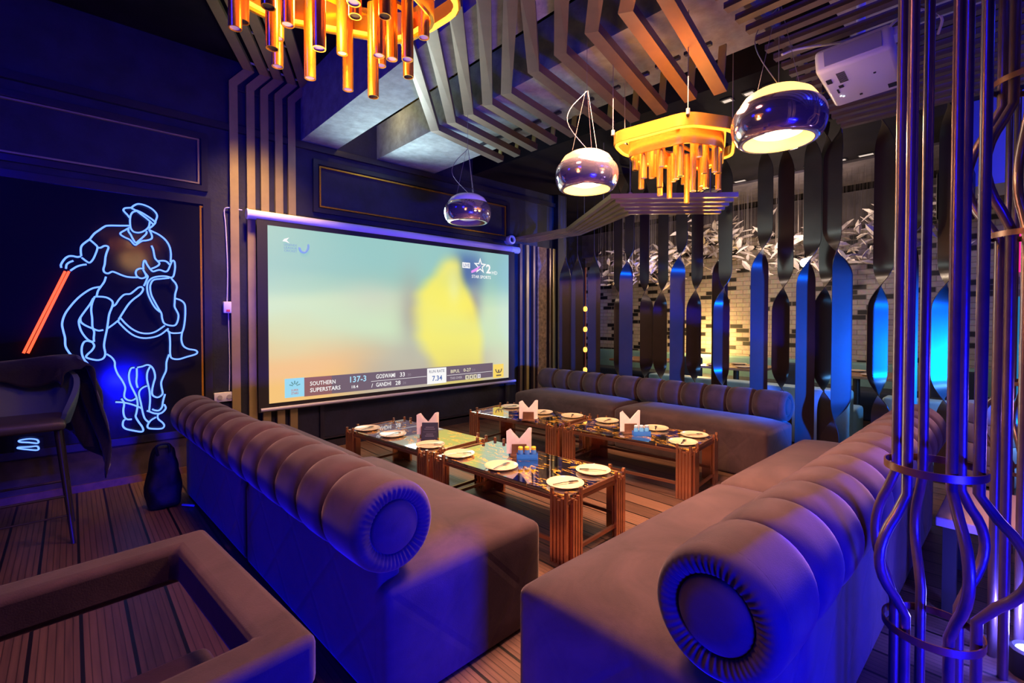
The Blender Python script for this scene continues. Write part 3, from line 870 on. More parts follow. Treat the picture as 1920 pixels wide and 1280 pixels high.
# ------------------------------------------------------------------ brass tube chandeliers
HEX = [(-.40, .30), (-.34, -.22), (-.02, -.38), (.46, -.16), (.43, .12), (-.14, .38)]
def chandelier(ox, oy, label):
    t = thing('chandelier', label, 'chandelier', (ox, oy, 2.62), 0, 'brass tube chandeliers')
    outer = round_poly([(x, y, 0) for x, y in HEX], .09)
    inner = round_poly([(x * .78, y * .78, 0) for x, y in HEX], .08)
    MB().bar([p + V((0, 0, .02)) for p in outer], .012, .075, closed=True).build('outer_band', M['brass'], t, world=False)
    MB().bar([p * .972 + V((0, 0, -.022)) for p in outer], .018, .012, closed=True).build('light_strip', M['led_warm'], t, world=False)
    MB().bar([p + V((0, 0, -.04)) for p in inner], .012, .12, closed=True).build('inner_band', M['brass'], t, world=False)
    MB().bar([p * 1.035 + V((0, 0, .018)) for p in inner], .014, .010, closed=True).build('light_strip', M['led_warm'], t, world=False)
    MB().bar([p * .95 + V((0, 0, -.085)) for p in inner], .012, .010, closed=True).build('light_strip', M['led_warm'], t, world=False)
    fr = MB()
    for y in (-.12, .02, .16):
        fr.box((0.02, y, .0), (.62, .025, .012))
    fr.build('crossbar', M['brass'], t, world=False, smooth=False)
    rnd = random.Random(5)
    k = 0
    for sc, cnt in ((.70, 14), (.46, 10)):
        path = round_poly([(x * sc, y * sc, 0) for x, y in HEX], .06)
        tot = sum((path[i] - path[i - 1]).length for i in range(len(path)))
        for q in range(cnt):
            d = tot * q / cnt
            i = 0
            while True:
                seg = (path[(i + 1) % len(path)] - path[i]).length
                if d <= seg or i > 200: break
                d -= seg; i += 1
            p = path[i].lerp(path[(i + 1) % len(path)], d / max(seg, 1e-6))
            zb = -.12 - (.06, .15, .10, .19)[q % 4] - (.05 if sc < .5 else 0) + rnd.uniform(-.015, .015)
            mb = MB().lathe([(.0205, zb), (.0205, -.02), (.0, -.02)], 14, Matrix.Translation((p.x, p.y, 0)))
            mb.lathe([(.0205, zb), (.017, zb), (.017, zb + .02), (0, zb + .02)], 14, Matrix.Translation((p.x, p.y, 0)))
            tb_ = mb.build('tube', M['brass'], t, world=False)
            MB().lathe([(0, zb + .004), (.0165, zb + .004)], 14, Matrix.Translation((p.x, p.y, 0))).build('end_disc', M['white_plastic'] if k % 3 else M['black'], tb_, world=False)
            k += 1
    wr = MB()
    for (x, y) in (HEX[0], HEX[1], HEX[3], HEX[5]):
        wr.tube([(x * .98, y * .98, .05), (x * .98, y * .98, .78 if ox > 2 else 1.27)], .003, 5)
        wr.tube([(x * .98, y * .98, .04), (x * .98, y * .98, .075)], .012, 8)
    wr.build('hanging_wire', M['wire'], t, world=False)
    return t
chandelier(3.13, 1.66, 'brass chandelier of hanging tubes over the table area, between two lit pendants')
chandelier(.68, 1.66, 'brass chandelier of hanging tubes cut off by the top edge, near the gold strips')

# ------------------------------------------------------------------ pendants
def pendant(x, y, label, lit=True):
    t = thing('pendant_lamp', label, 'pendant lamp', (x, y, 2.36), 0, 'smoked glass pendant lamps')
    prof = [(.158, -.098), (.178, -.092), (.200, -.055), (.208, -.012), (.205, .025), (.195, .052), (.180, .070)]
    prof = [(p.x, p.y) for p in smooth_path([(a, b, 0) for a, b in prof], 3)]
    out = prof + [(r - .006, z) for r, z in reversed(prof)]
    MB().lathe(out + [out[0]], 48).build('shade', M['chrome'], t, world=False, angle=60)
    MB().lathe([(r - .0075, z) for r, z in prof[1:-1]], 48).build('reflector', M['white_enamel'], t, world=False, angle=60)
    MB().lathe([(.176, .060), (.170, .085), (.150, .115), (.11, .140), (.06, .152), (0, .155)], 40).build('top_diffuser', M['warm_dome'] if lit else M['white_glass'], t, world=False, angle=60)
    MB().lathe([(.0, -.075), (.06, -.072), (.108, -.055), (.128, -.02), (.11, .02), (.0, .04)], 40).build('globe', M['warm_emit'] if lit else M['white_glass'], t, world=False, angle=60)
    w = MB()
    for a in (0.3, 2.4, 4.5):
        w.tube([(.10 * cos(a), .10 * sin(a), .142), (.01 * cos(a), .01 * sin(a), .55)], .0014, 5)
    zc = 3.9 - 2.36
    w.tube([(0, 0, .55), (0, 0, zc)], .0016, 5)
    w.tube(smooth_path([(.02, -.02, .14), (-.12, .05, .30), (-.10, .06, .42), (0, 0, .55)], 4), .0024, 5)
    w.build('hanging_wire', M['wire'], t, world=False)
    if lit:
        l = bpy.data.lights.new('pendant_light', 'POINT')
        l.energy = 14
        l.color = (1.0, .62, .30)
        l.shadow_soft_size = .06
        o = bpy.data.objects.new('pendant_light', l)
        COL.objects.link(o)
        o.parent = t
        o.location = (0, 0, -.13)
    return t
pendant(2.53, .846, 'big lit glass pendant, closest of the three to the projector')
pendant(2.525, 2.01, 'lit glass pendant hanging between the unlit one and the brass chandelier')
pendant(2.60, 3.40, 'unlit glass pendant hanging in front of the top of the screen', False)

# ------------------------------------------------------------------ zigzag canopy of five bars
cz = 2.60
A_ = [(4.86, 5.24), (4.88, 4.20), (3.89, 2.78), (4.72, 1.93)]
B_ = [(5.14, 5.24), (5.20, 4.27), (4.59, 3.05), (5.30, 2.35)]
cn = thing('bar_canopy', 'zigzag canopy of five dark bars hanging before the twisted ribbons', 'canopy', (4.5, 3.2, cz))
for i in range(5):
    t = i / 4
    pts = [(a[0] + (b[0] - a[0]) * t, a[1] + (b[1] - a[1]) * t, cz) for a, b in zip(A_, B_)]
    MB().bar(pts, .05, .045).build('bar', M['canopy'], cn, smooth=False)
for (x, y) in ((4.15, 2.75), (4.62, 2.15), (4.95, 2.3), (4.98, 4.0), (4.45, 3.3)):
    MB().tube([(x, y, cz), (x, y, 3.42)], .006, 6).build('hanger', M['wire'], cn)
for a, b in (((4.00, 2.65), (4.62, 2.98)), ((4.55, 2.02), (5.12, 2.42)), ((4.88, 4.4), (5.20, 4.42))):
    MB().bar([(a[0], a[1], cz + .03), (b[0], b[1], cz + .03)], .03, .015).build('cross_rod', M['brown_metal'], cn, smooth=False)

# ------------------------------------------------------------------ bar grid over the projector
gr = thing('ceiling_bar_grid', 'suspended grid of dark square bars behind the white projector', 'ceiling grid', (3.1, 0, 2.8))
for i in range(18):
    x = 2.06 + i * .121
    MB().bar([(x, .95, 2.80), (x, -2.4, 2.80)], .045, .028).build('grid_bar', M['brown_metal'], gr, smooth=False)
for y in (.90, -.1, -1.2):
    MB().bar([(1.98, y, 2.85), (4.18, y, 2.85)], .03, .03).build('cross_bar', M['brown_metal'], gr, smooth=False)
for x, y in ((2.1, .9), (4.1, .9), (2.1, -.6), (4.1, -.6)):
    MB().tube([(x, y, 2.85), (x, y, 3.88 if x < 4 else 3.88)], .005, 6).build('hanger', M['wire'], gr)
struct(MB().box((3.0, -.75, 3.32), (2.2, 3.2, .03)).build('ceiling_panel', M['blue_panel'], smooth=False))
cbv = thing('cable_loop', 'pale cable loop poking out under the bar grid', 'cable', (2.6, .75, 2.75))
MB().tube(smooth_path([(2.62, .86, 2.72), (2.70, .82, 2.76), (2.80, .70, 2.775), (2.86, .6, 2.78)], 4), .006, 6).build('loop', M['white_wire'], cbv)

# ------------------------------------------------------------------ projector
pj = thing('projector', 'white ceiling projector lit blue, under the dark bar grid', 'projector', (2.93, .60, 2.66))
rot = Matrix.Translation((2.93, .60, 2.655)) @ Matrix.Rotation(radians(4), 4, 'Z') @ Matrix.Rotation(radians(-4), 4, 'X')
def pjb(mb, name, mat, sm=True):
    mb.xf(rot)
    return mb.build(name, mat, pj, smooth=sm)
pjb(MB().bbox((0, 0, 0), (.50, .30, .115), .022, 3), 'body', M['white_plastic'])
pjb(MB().lathe([(0, 0), (.038, 0), (.045, .01), (.045, .035), (.036, .038), (.03, .015), (0, .012)], 24, Matrix.Translation((.13, .145, .0)) @ Matrix.Rotation(-pi / 2, 4, 'X')), 'lens', M['blackgloss'])
vt = MB()
for i in range(9):
    vt.box((-.18 + i * .014, .06, -.058), (.006, .035, .004))
pjb(vt, 'vent_slots', M['black'], False)
pjb(MB().box((-.251, 0, 0), (.006, .22, .07)), 'side_grille', simple('grey grille', (.3, .3, .36), .5), False)
for (x, y, a, b) in ((-.02, .08, .03, .02), (.03, .10, .05, .008), (-.12, .115, .05, .022), (.16, .02, .015, .012), (.17, -.11, .05, .035), (-.05, -.06, .012, .010)):
    pjb(MB().box((x, y, -.0585), (a, b, .004)), 'port', M['black'], False)
for (x, y) in ((.10, .10), (.115, .09)):
    pjb(MB().lathe([(0, 0), (.005, 0), (.005, .004), (0, .004)], 10, Matrix.Translation((x, y, -.061))), 'indicator', emis('white indicator', (.8, .9, 1), 2.0))
pjb(MB().box((0, 0, .085), (.16, .12, .06)), 'bracket', M['white_plastic'], False)
MB().tube([(2.93, .60, 2.74), (2.93, .60, 3.305)], .02, 10).build('pole', M['white_plastic'], pj)
MB().tube(smooth_path([(2.72, .50, 2.66), (2.70, .43, 2.72), (2.78, .36, 2.78), (2.95, .30, 2.79), (3.05, .32, 2.76)], 4), .006, 6).build('cable', M['white_wire'], pj)
MB().bbox((2.76, .43, 2.69), (.09, .05, .04), .008).build('cable_box', M['white_plastic'], pj)

# ------------------------------------------------------------------ twisted ribbons
def ribbon(x, y, twists, base, label, w=.172, sway=0.0, top=3.385):
    """twists: (height, quarter turns) from the floor up"""
    t_ = thing('twisted_ribbon', label, 'twisted ribbon', (x, y, 0), 0, 'twisted steel ribbons of the partition')
    n = 150
    vs, fs = [], []
    for i in range(n + 1):
        z = top * i / n
        a = base
        lean = 0
        for (zt, dq) in twists:
            k = sst(zt - .24, zt + .24, z)
            a += dq * pi / 2 * k
            lean += sway * (1 if dq > 0 else -1) * (k - .5)
        d = V((sin(a), cos(a), 0)) * w / 2
        nn = V((cos(a), -sin(a), 0)) * .003
        p = V((0, lean, z))
        vs += [p - d - nn, p + d - nn, p + d + nn, p - d + nn]
    for i in range(n):
        for j in range(4):
            fs.append((i * 4 + j, i * 4 + (j + 1) % 4, i * 4 + 4 + (j + 1) % 4, i * 4 + 4 + j))
    fs += [(3, 2, 1, 0), tuple(n * 4 + k for k in range(4))]
    MB().add(vs, fs).build('blade', M['ribbon'], t_, world=False, angle=50)
    ft = MB().box((0, 0, .006), (.12, .2, .012))
    ft.build('foot_plate', M['dark_metal'], t_, world=False, smooth=False)
    return t_
RB = [(4.66, 'E'), (4.43, 'E'), (4.13, 'E'), (3.84, 'L'), (3.61, 'H'), (3.43, 'L'), (3.20, 'L'), (2.885, 'H'), (2.75, 'L'), (2.455, 'H'), (2.34, 'L'),
      (1.955, 'H'), (1.775, 'L'), (1.52, 'H'), (1.40, 'L'), (1.26, 'S'), (.955, 'L'), (.74, 'H'), (.50, 'L')]
for i, (y, k) in enumerate(RB):
    va = atan2(y, 5.4)
    if k == 'E':
        tw, base, sw, x = [(2.13, 1)], -.1, 0, 5.36
        base = -va
    elif k == 'H':
        tw, base, sw, x = [(1.97 if abs(y - 1.52) < .01 else 2.12, -1.444), (3.16, 1)], radians(-35), .05, 5.36
    elif k == 'S':
        tw, base, sw, x = [(.45, 1.444), (2.05, -1.444), (3.16, 1)], radians(-165), -.09, 5.36
    else:
        tw, base, sw, x = [(.70, 1.444), (1.72, -1.444), (3.16, 1)], radians(-165), -.04 if i % 2 else .04, 5.54
    x = {2.455: 5.54, 2.34: 5.37, 1.775: 5.51}.get(y, x)
    where = ORD[i] if i < len(RB) - 1 else 'last'
    ribbon(x, y, tw, base, '%s dark steel ribbon of the twisted partition, counting from the screen wall' % where, sway=sw)

# ------------------------------------------------------------------ pipe columns
def pipe_column(cx, cy, z0, z1, rings, label, bulge=.115, rr=.12, zt=2.77, pr=.0165, bf=(1, 1, 1, 1, 1, 1)):
    t = thing('pipe_sculpture', label, 'pipe sculpture', (cx, cy, 0), 0, 'bronze pipe columns')
    va = atan2(cy, cx)
    rad, tan = V((cos(va), sin(va), 0)), V((sin(va), -cos(va), 0))
    for k, deg in enumerate((155, 233, 106, 292, 52, 345)):
        a = radians(deg)
        d = tan * cos(a) + rad * sin(a)
        pts = []
        def pt(r, z):
            pts.append(d * r + V((0, 0, z)))
        zs, ze = z0 + .02 * ((k * 7) % 3), z1 - .02 * ((k * 5) % 3)
        pt(rr, 0.0)
        pt(rr, zs - .03)
        m_ = zs + (ze - zs) * .5
        for q in range(1, 10):
            u = q / 10
            s_ = sin(pi * u) ** .8
            pts.append(d * (rr + bulge * bf[k] * s_) + V((0, 0, zs + (ze - zs) * u)))
        pt(rr, ze + .03)
        pt(rr, zt)
        MB().tube(pts, pr, 12).build('pipe', M['bronze'], t, world=False, angle=50)
    for (z, r_) in rings:
        MB().lathe([(r_ + .004, -.011), (r_ + .004, .011), (r_, .011), (r_, -.011), (r_ + .004, -.011)], 40, Matrix.Translation((0, 0, z))).build('ring_band', M['copper_dark'], t, world=False)
    return t
pipe_column(1.893, .191, .536, .898, ((.96, .1155), (.474, .1155)), 'bronze pipe column with a low bulge, beside the sofa back', bulge=.095, rr=.099, pr=.0137, bf=(.62, 1, .7, 1, 1, 1.1))
pipe_column(2.76, -.015, 1.76, 2.24, ((1.735, .139), (2.33, .139)), 'bronze pipe column whose bulge sits high above its ring')
pipe_column(4.25, .0, .55, .95, ((1.02, .139), (.48, .139)), 'bronze pipe column standing behind the other two', bulge=.12)
# ------------------------------------------------------------------ sofas
def sofa(loc, rz, length, label, back=-.05, front=.77, seat=.46, rz_c=.665, rr=.165, n=6, group='velvet bench sofas', ends=(True, True)):
    """local X along the bench, bolster axis at y=0, seat towards +Y"""
    t = thing('bench_sofa', label, 'sofa', loc, rz, group)
    blk = MB().soft((0, back + .005, 0.0), (length, front, seat), .035, (16, 10, 6), crown=.05)
    blk.build('seat_block', M['velvet_quilt'], t, world=False, angle=60)
    bk = MB().soft((0.05, back + .004, 0.015), (length - .05, back + .10, rz_c - rr * .6), .025, (12, 2, 6))
    bk.build('back_panel', M['velvet_quilt'], t, world=False, angle=60)
    e = .055
    sl = (length - 2 * e) / n
    for k in range(n):
        x0 = e + k * sl
        prof = [(rr * .55, x0 + .002)]
        m_ = 14
        for q in range(m_ + 1):
            u = -1 + 2 * q / m_
            plain = (k == 0 and u < 0 and ends[0]) or (k == n - 1 and u > 0 and ends[1])
            prof.append((rr * (1 - (.012 if plain else .13) * abs(u) ** 5), x0 + .003 + (sl - .006) * q / m_))
        prof.append((rr * .55, x0 + sl - .002))
        prof = [(0, x0 + .004)] + prof + [(0, x0 + sl - .004)]
        Mx = Matrix.Translation((0, 0, rz_c)) @ Matrix.Rotation(pi / 2, 4, 'Y')
        MB().lathe(prof, 44, Mx).build('bolster_segment', M['velvet'], t, world=False, angle=70)
    for side, on in zip((0, 1), ends):
        if not on: continue
        # gathered round end with a flat button disc
        Mx = Matrix.Translation((e if side == 0 else length - e, 0, rz_c)) @ Matrix.Rotation(-pi / 2 if side == 0 else pi / 2, 4, 'Y')
        prof = [(rr * .90, -.004), (rr * .988, -.002), (rr * .985, .012), (rr * .965, .027), (rr * .925, .040), (rr * .87, .048), (rr * .80, .051), (rr * .72, .048), (rr * .66, .044), (rr * .61, .040), (rr * .585, .034), (rr * .57, .026)]
        def pleat(p, a, r, z):
            w = max(0, min(1, (rr * .90 - r) / (rr * .2))) * max(0, min(1, (r - rr * .52) / (rr * .1))) * (.7 + .3 * sin(a * 2 + 1))
            p.z += w * .0033 * sin(a * 46 + 1.3 * sin(a * 5)) * (z > .01)
            return p
        cp = MB().lathe(prof, 276, Mx, fn=pleat).build('bolster_end', M['velvet'], t, world=False, angle=75)
        MB().lathe([(rr * .578, .022), (rr * .568, .036), (rr * .53, .044), (rr * .3, .050), (0, .051)], 48, Mx).build('end_button', M['velvet'], cp, world=False, angle=70)
    return t
def at_end(o):
    return o
sofa((.775, 3.060, 0), -pi / 2 + .042, 1.555, 'velvet bench sofa with ribbed bolster, its round end beside the velvet armchair', back=-.055, front=.768, ends=(False, True))
sofa((.712, 4.58, 0), -pi / 2 + .042, 1.515, 'velvet bench sofa against the screen wall, below the wall socket', back=-.055, front=.71, rz_c=.645, rr=.158, ends=(True, False))
sofa((4.955, 1.525, 0), pi / 2, 1.585, 'velvet bench sofa before the twisted ribbons, end next to the pale blue booth', back=-.09, front=.565, seat=.425, rz_c=.583, rr=.143)
sofa((4.955, 3.115, 0), pi / 2, 1.60, 'velvet bench sofa before the twisted ribbons, in the corner by the screen', back=-.09, front=.565, seat=.425, rz_c=.583, rr=.143)
sofa((1.15, .525, 0), 0, 1.60, 'large velvet bench sofa with a round gathered bolster end, closest to the camera', back=-.10, front=.70, rz_c=.665, rr=.168)
sofa((2.755, .525, 0), 0, 1.50, 'velvet bench sofa behind the bronze pipe columns, following the large one', back=-.10, front=.70, rz_c=.665, rr=.168)

# ------------------------------------------------------------------ armchair
ac = thing('velvet_armchair', 'low velvet armchair with a square rail of arms and back, cut by the corner', 'armchair', (.0, 1.55, 0), radians(5.0))
# local frame: right rail outer face at x=.375
def rail(p0, p1, name):
    lo = (min(p0[0], p1[0]), min(p0[1], p1[1]), .535)
    hi = (max(p0[0], p1[0]), max(p0[1], p1[1]), .66)
    MB().soft(lo, hi, .022, (10, 8, 3)).build(name, M['velvet'], ac, world=False, angle=60)
rb_ = MB().bar([(.328, .365, .5975), (-.605, .365, .5975), (-.605, -.40, .5975), (.328, -.40, .5975)], .11, .125, closed=True).build('arm_rail', M['velvet'], ac, world=False, angle=80)
bv = rb_.modifiers.new('soft', 'BEVEL'); bv.width = .024; bv.segments = 4; bv.limit_method = 'ANGLE'; bv.angle_limit = radians(50)
MB().soft((-.52, -.34, .27), (.305, .105, .425), .03, (10, 8, 3), crown=.012).build('seat_cushion', M['velvet'], ac, world=False, angle=60)
MB().soft((-.53, -.345, .16), (.26, .06, .30), .02, (8, 8, 3)).build('seat_base', M['velvet'], ac, world=False, angle=60)
MB().soft((-.65, -.450, .16), (.370, -.352, .534), .015, (8, 2, 3)).build('front_panel', M['velvet'], ac, world=False, angle=60)
for (x, y) in ((.32, -.40), (-.60, -.40)):
    MB().lathe([(.018, 0), (.024, .17), (0, .17)], 12, Matrix.Translation((x, y, 0))).build('leg', M['dark_metal'], ac, world=False)
for (x, y) in ((-.60, .37),):
    MB().lathe([(.018, 0), (.024, .54), (0, .54)], 12, Matrix.Translation((x, y, 0))).build('leg', M['dark_metal'], ac, world=False)

# ------------------------------------------------------------------ bar stool with jacket
bs = thing('bar_stool', 'dark bar stool with curved grey blue shell before the neon panel', 'bar stool', (-.24, 4.28, 0))
MB().soft((-.21, -.22, .715), (.21, .20, .775), .028, (8, 8, 2), crown=.015).build('seat', M['stool_leather'], bs, world=False, angle=60)
def shell(r0, r1, a0, a1, zf, name, mat, r_in):
    n, k = 28, 8
    vs, fs = [], []
    for i in range(n + 1):
        a = a0 + (a1 - a0) * i / n
        u = abs(2 * i / n - 1)
        h = zf(u)
        for j in range(k + 1):
            z = .735 + h * j / k
            rr = r0 + .05 * sin(pi / 2 * j / k)
            vs.append((rr * cos(a), rr * sin(a) * .95, z))
        for j in range(k, -1, -1):
            z = .735 + h * j / k
            rr = r0 - .03 + .05 * sin(pi / 2 * j / k)
            vs.append((rr * cos(a), rr * sin(a) * .95, z))
    m_ = 2 * (k + 1)
    for i in range(n):
        for j in range(m_):
            fs.append((i * m_ + j, i * m_ + (j + 1) % m_, (i + 1) * m_ + (j + 1) % m_, (i + 1) * m_ + j))
    fs.append(tuple(range(m_)))
    fs.append(tuple(range(n * m_, (n + 1) * m_)))
    MB().add(vs, fs).build(name, mat, bs, world=False, angle=60)
shell(.23, .23, radians(-40), radians(220), lambda u: .36 - .20 * u ** 2.2 - .08 * u ** 6, 'backrest', M['stool_fabric'], .27)
for sx in (-1, 1):
    for sy in (-1, 1):
        MB().tube([(sx * .17, sy * .16, .72), (sx * .235, sy * .225, 0.0)], [.019, .012], 10).build('leg', M['dark_metal'], bs, world=False)
fr = MB()
q = [(-.21, -.20, .30), (.21, -.20, .30), (.21, .20, .30), (-.21, .20, .30)]
for i in range(4):
    fr.tube([q[i], q[(i + 1) % 4]], .008, 8)
fr.tube([(-.222, -.21, .18), (.222, -.21, .18)], .006, 8)
fr.build('footrest', M['dark_metal'], bs, world=False)
# jacket hung over the backrest
jk = thing('jacket', 'black jacket draped over the back of the bar stool', 'jacket', (-.24, 4.5, 1.1))
n, kk = 40, 26
vs, fs = [], []
prof = [(-.115, -.30), (-.105, -.18), (-.098, -.08), (-.07, .0), (-.03, .035), (.03, .03), (.055, -.02), (.065, -.12), (.075, -.28), (.085, -.45), (.09, -.62), (.10, -.76)]
pp = smooth_path([(0, a, b) for a, b in prof], 3)
for i in range(n + 1):
    a = radians(8 + 190 * i / n)
    u = i / n
    for j, p in enumerate(pp):
        w = .012 * sin(u * 41 + j * .5) + .010 * sin(u * 23 - j * .2)
        r = .298 + p.y + w * (1 + max(0, -p.z) * 1.4) * (1 if p.y > 0 else .25) + (.05 if p.y > 0 else 0) * max(0, -p.z)
        zz = 1.135 - .05 * abs(2 * u - 1) ** 2 - .02 * (u < .12) * (1 - u / .12)
        z = zz + p.z * ((.44 + .56 * math.exp(-(u / .30) ** 2)) if p.y > 0 else .35 + .25 * sin(u * 5) ** 2) + .02 * sin(u * 9)
        vs.append((-.24 + r * cos(a), 4.28 + r * sin(a) * .95, z))
K = len(pp)
for i in range(n):
    for j in range(K - 1):
        fs.append((i * K + j, i * K + j + 1, (i + 1) * K + j + 1, (i + 1) * K + j))
jo = MB().add(vs, fs).build('body_cloth', M['jacket'], jk, angle=80)
md = jo.modifiers.new('thick', 'SOLIDIFY'); md.thickness = .008
MB().tube(smooth_path([(.085, 4.48, .98), (.115, 4.52, .85), (.105, 4.55, .62), (.09, 4.54, .50)], 4), [.045] * 3 + [.05] * 8 + [.045, .04], 12).build('sleeve', M['jacket'], jk)

# black bag on the floor
bg = thing('black_bag', 'shiny black bag slumped on the floor between sofa and wall', 'bag', (.50, 4.42, 0))
def bagf(p, u, w, h):
    s_ = 1 - .45 * h ** 2
    k = mno.noise(p * 9) * .02
    return V((p.x * s_ + k, p.y * s_ + k, p.z + k * .5))
MB().soft((-.11, -.10, .004), (.11, .10, .46), .05, (8, 6, 10), fn=bagf).build('body', M['bag'], bg, world=False, angle=80)
MB().tube(smooth_path([(-.04, -.06, .40), (-.05, -.08, .475), (.02, -.08, .48), (.03, -.06, .40)], 5), .009, 8).build('strap', M['bag'], bg, world=False)
MB().tube(smooth_path([(.10, -.11, .012), (.13, -.16, .015), (.16, -.19, .012)], 4), .008, 8).build('buckle', M['white_plastic'], bg, world=False)

# ------------------------------------------------------------------ tables
TL, TWd, TZ = 1.24, .62, .40
def make_table(loc, rz, label, length):
    """local X along the long side, local Y across; corner at the origin"""
    t = thing('coffee_table', label, 'coffee table', loc, rz, 'black marble coffee tables')
    MB().bbox((length / 2, TWd / 2, TZ - .011), (length - .02, TWd - .02, .022), .003, 1).build('tabletop', M['marble'], t, world=False, smooth=False)
    fr = MB()
    fr.bar([(.012, .012, TZ - .034), (length - .012, .012, TZ - .034), (length - .012, TWd - .012, TZ - .034), (.012, TWd - .012, TZ - .034)], .022, .022, closed=True)
    fr.build('frame', M['copper_dark'], t, world=False, smooth=False)
    for x in (.004, length - .004):
        MB().bar([(x, .13, TZ - .006), (x, TWd - .13, TZ - .006)], .012, .026).build('edge_rail', M['copper'], t, world=False, smooth=False)
    lo = MB()
    for y in (.012, TWd - .012):
        lo.bar([(.05, y, .115), (length - .05, y, .115)], .016, .022)
    lo.bar([(.012, .05, .075), (.012, TWd - .05, .075)], .016, .022)
    lo.bar([(length - .012, .05, .075), (length - .012, TWd - .05, .075)], .016, .022)
    lo.build('stretcher', M['copper_dark'], t, world=False, smooth=False)
    bw = .0175
    for cx, sx in ((0, 1), (length, -1)):
        for cy, sy in ((0, 1), (TWd, -1)):
            mb = MB()
            hs = (.425, .385, .37, .39, .43)
            for k in range(5):
                o = .012 + k * .0255
                mb.box((cx + sx * o, cy - sy * .004, hs[k] / 2), (bw, bw, hs[k]))
                if k: mb.box((cx - sx * .004, cy + sy * o, hs[k] / 2), (bw, bw, hs[k]))
            hs2 = (.36, .345, .365, .35)
            for k in range(4):
                o = .025 + k * .0255
                mb.box((cx + sx * o, cy + sy * .006, hs2[k] / 2), (.012, .012, hs2[k]))
                mb.box((cx + sx * .006, cy + sy * o, hs2[k] / 2), (.012, .012, hs2[k]))
            mb.box((cx + sx * .07, cy + sy * .014, .17), (.12, .006, .33))
            mb.box((cx + sx * .014, cy + sy * .07, .17), (.006, .12, .33))
            mb.build('leg', M['copper'], t, world=False, smooth=False)
    return t
def tb(corner, far, label):
    d = V(far) - V(corner)
    rz = atan2(d.y, d.x)
    # local +Y must point to world +x: mirror by starting from the far corner
    o = V(far)
    return make_table((o.x, o.y, 0), rz + pi, label, d.length)
tb((2.052, 1.757, 0), (1.965, 2.985, 0), 'black marble table bearing the condiment caddy with yellow lids')
tb((1.957, 3.05, 0), (1.845, 4.235, 0), 'black marble table under the screen bearing the dark menu card')
tb((3.505, 1.757, 0), (3.36, 2.95, 0), 'black marble table bearing the bright blue condiment caddy')
tb((3.352, 3.015, 0), (3.20, 4.15, 0), 'black marble table in the far corner, napkins but no caddy on it')

# plates, forks, napkins
def make_plate(x, y, label):
    t = thing('plate', label, 'plate', (x, y, TZ + .0015), 0, 'cream plates laid on the marble tables')
    MB().lathe([(0, .004), (.07, .004), (.085, .008), (.108, .016), (.113, .019), (.115, .017), (.110, .012), (.085, .002), (.07, 0), (0, 0)], 40).build('dish', M['ceramic'], t, world=False, angle=60)
    return t
def fork_mesh():
    mb = MB()
    mb.bar([(-.085, 0, .0), (-.02, 0, .004), (.03, 0, .003)], .008, .003)
    mb.box((.043, 0, .003), (.03, .022, .003))
    for q in (-1.5, -.5, .5, 1.5):
        mb.bar([(.055, q * .006, .003), (.09, q * .006, .001)], .0035, .0025)
    return mb
fork0 = None
plates = [
    (1.98, 4.10, 'plate at the wall corner of the menu card table'), (2.041, 3.737, 'plate in front of the dark menu card'), (2.085, 3.22, 'plate on the menu card table, by the joint with the yellow lid caddy table'),
    (2.10, 2.855, 'plate by the joint, on the table with the yellow lid caddy'), (2.135, 2.425, 'plate just beside the yellow lid caddy'), (2.195, 1.905, 'plate over the copper corner leg of the yellow lid caddy table'), (2.52, 1.945, 'plate at the corner of the yellow lid caddy table facing the pipe columns'),
    (3.70, 4.03, 'plate at the far corner of the table nobody set a caddy on'), (3.714, 3.549, 'plate beside the napkins of the far corner table'), (3.80, 3.205, 'plate by the joint, on the far corner table'),
    (3.871, 2.82, 'plate by the joint, on the bright blue caddy table'), (3.93, 2.321, 'plate behind the bright blue caddy'), (3.645, 1.905, 'plate over the copper corner leg of the blue caddy table'), (3.945, 1.96, 'plate at the sofa side corner of the blue caddy table')]
p0 = None
for i, (x, y, lb) in enumerate(plates):
    lb = 'cream ' + lb
    if p0 is None:
        p0 = make_plate(x, y, lb)
    else:
        dup(p0, (x, y, TZ + .0015), 0, lb)
    a = (0.5, .3, -.6, -.5, .2, -.35, 2.2, .1, .4, .6, .2, .5, .3, -.4)[i]
    flb = 'steel fork lying on the ' + lb
    if fork0 is None:
        fork0 = thing('fork', flb, 'fork', (x, y, TZ + .0125), a, 'forks on the plates')
        fork0_m = fork_mesh().build('fork_body', M['steel'], fork0, world=False, smooth=False)
    else:
        dup(fork0, (x, y, TZ + .0125), a, flb)
for o in [o for o in bpy.data.objects if o.get('category') == 'fork']:
    o['label'] = ' '.join(o['label'].split()[:16])

def napkin_stand(x, y, rz, label, lean=0):
    t = thing('napkin_stand', label, 'napkin holder', (x, y, TZ + .0015), rz, 'napkin holders')
    MB().bbox((0, 0, .008), (.13, .07, .016), .003).build('base', M['wood'], t, world=False, smooth=False)
    for s_ in (-1, 1):
        MB().bbox((0, s_ * .028, .05), (.11, .006, .08), .003).build('side_plate', M['wood'], t, world=False, smooth=False)
    up = MB()
    for q, yy in enumerate((-.016, -.006, .004, .014)):
        dx = (q - 1.5) * .004
        mm = Matrix.Translation((dx, yy, .018)) @ Matrix.Rotation(pi / 2, 4, 'X')
        up.prism([(-.085, 0), (.085, 0), (.088, .17 + .012 * (q % 2)), (.070, .185), (.0, .085 + .01 * (q % 3)), (-.068, .178), (-.088, .165 - .01 * (q % 2))], mm, .003)
    up.build('napkin', M['napkin'], t, world=False, smooth=False)
    return t
napkin_stand(2.255, 3.52, radians(-42), 'white fan of napkins behind the dark menu card')
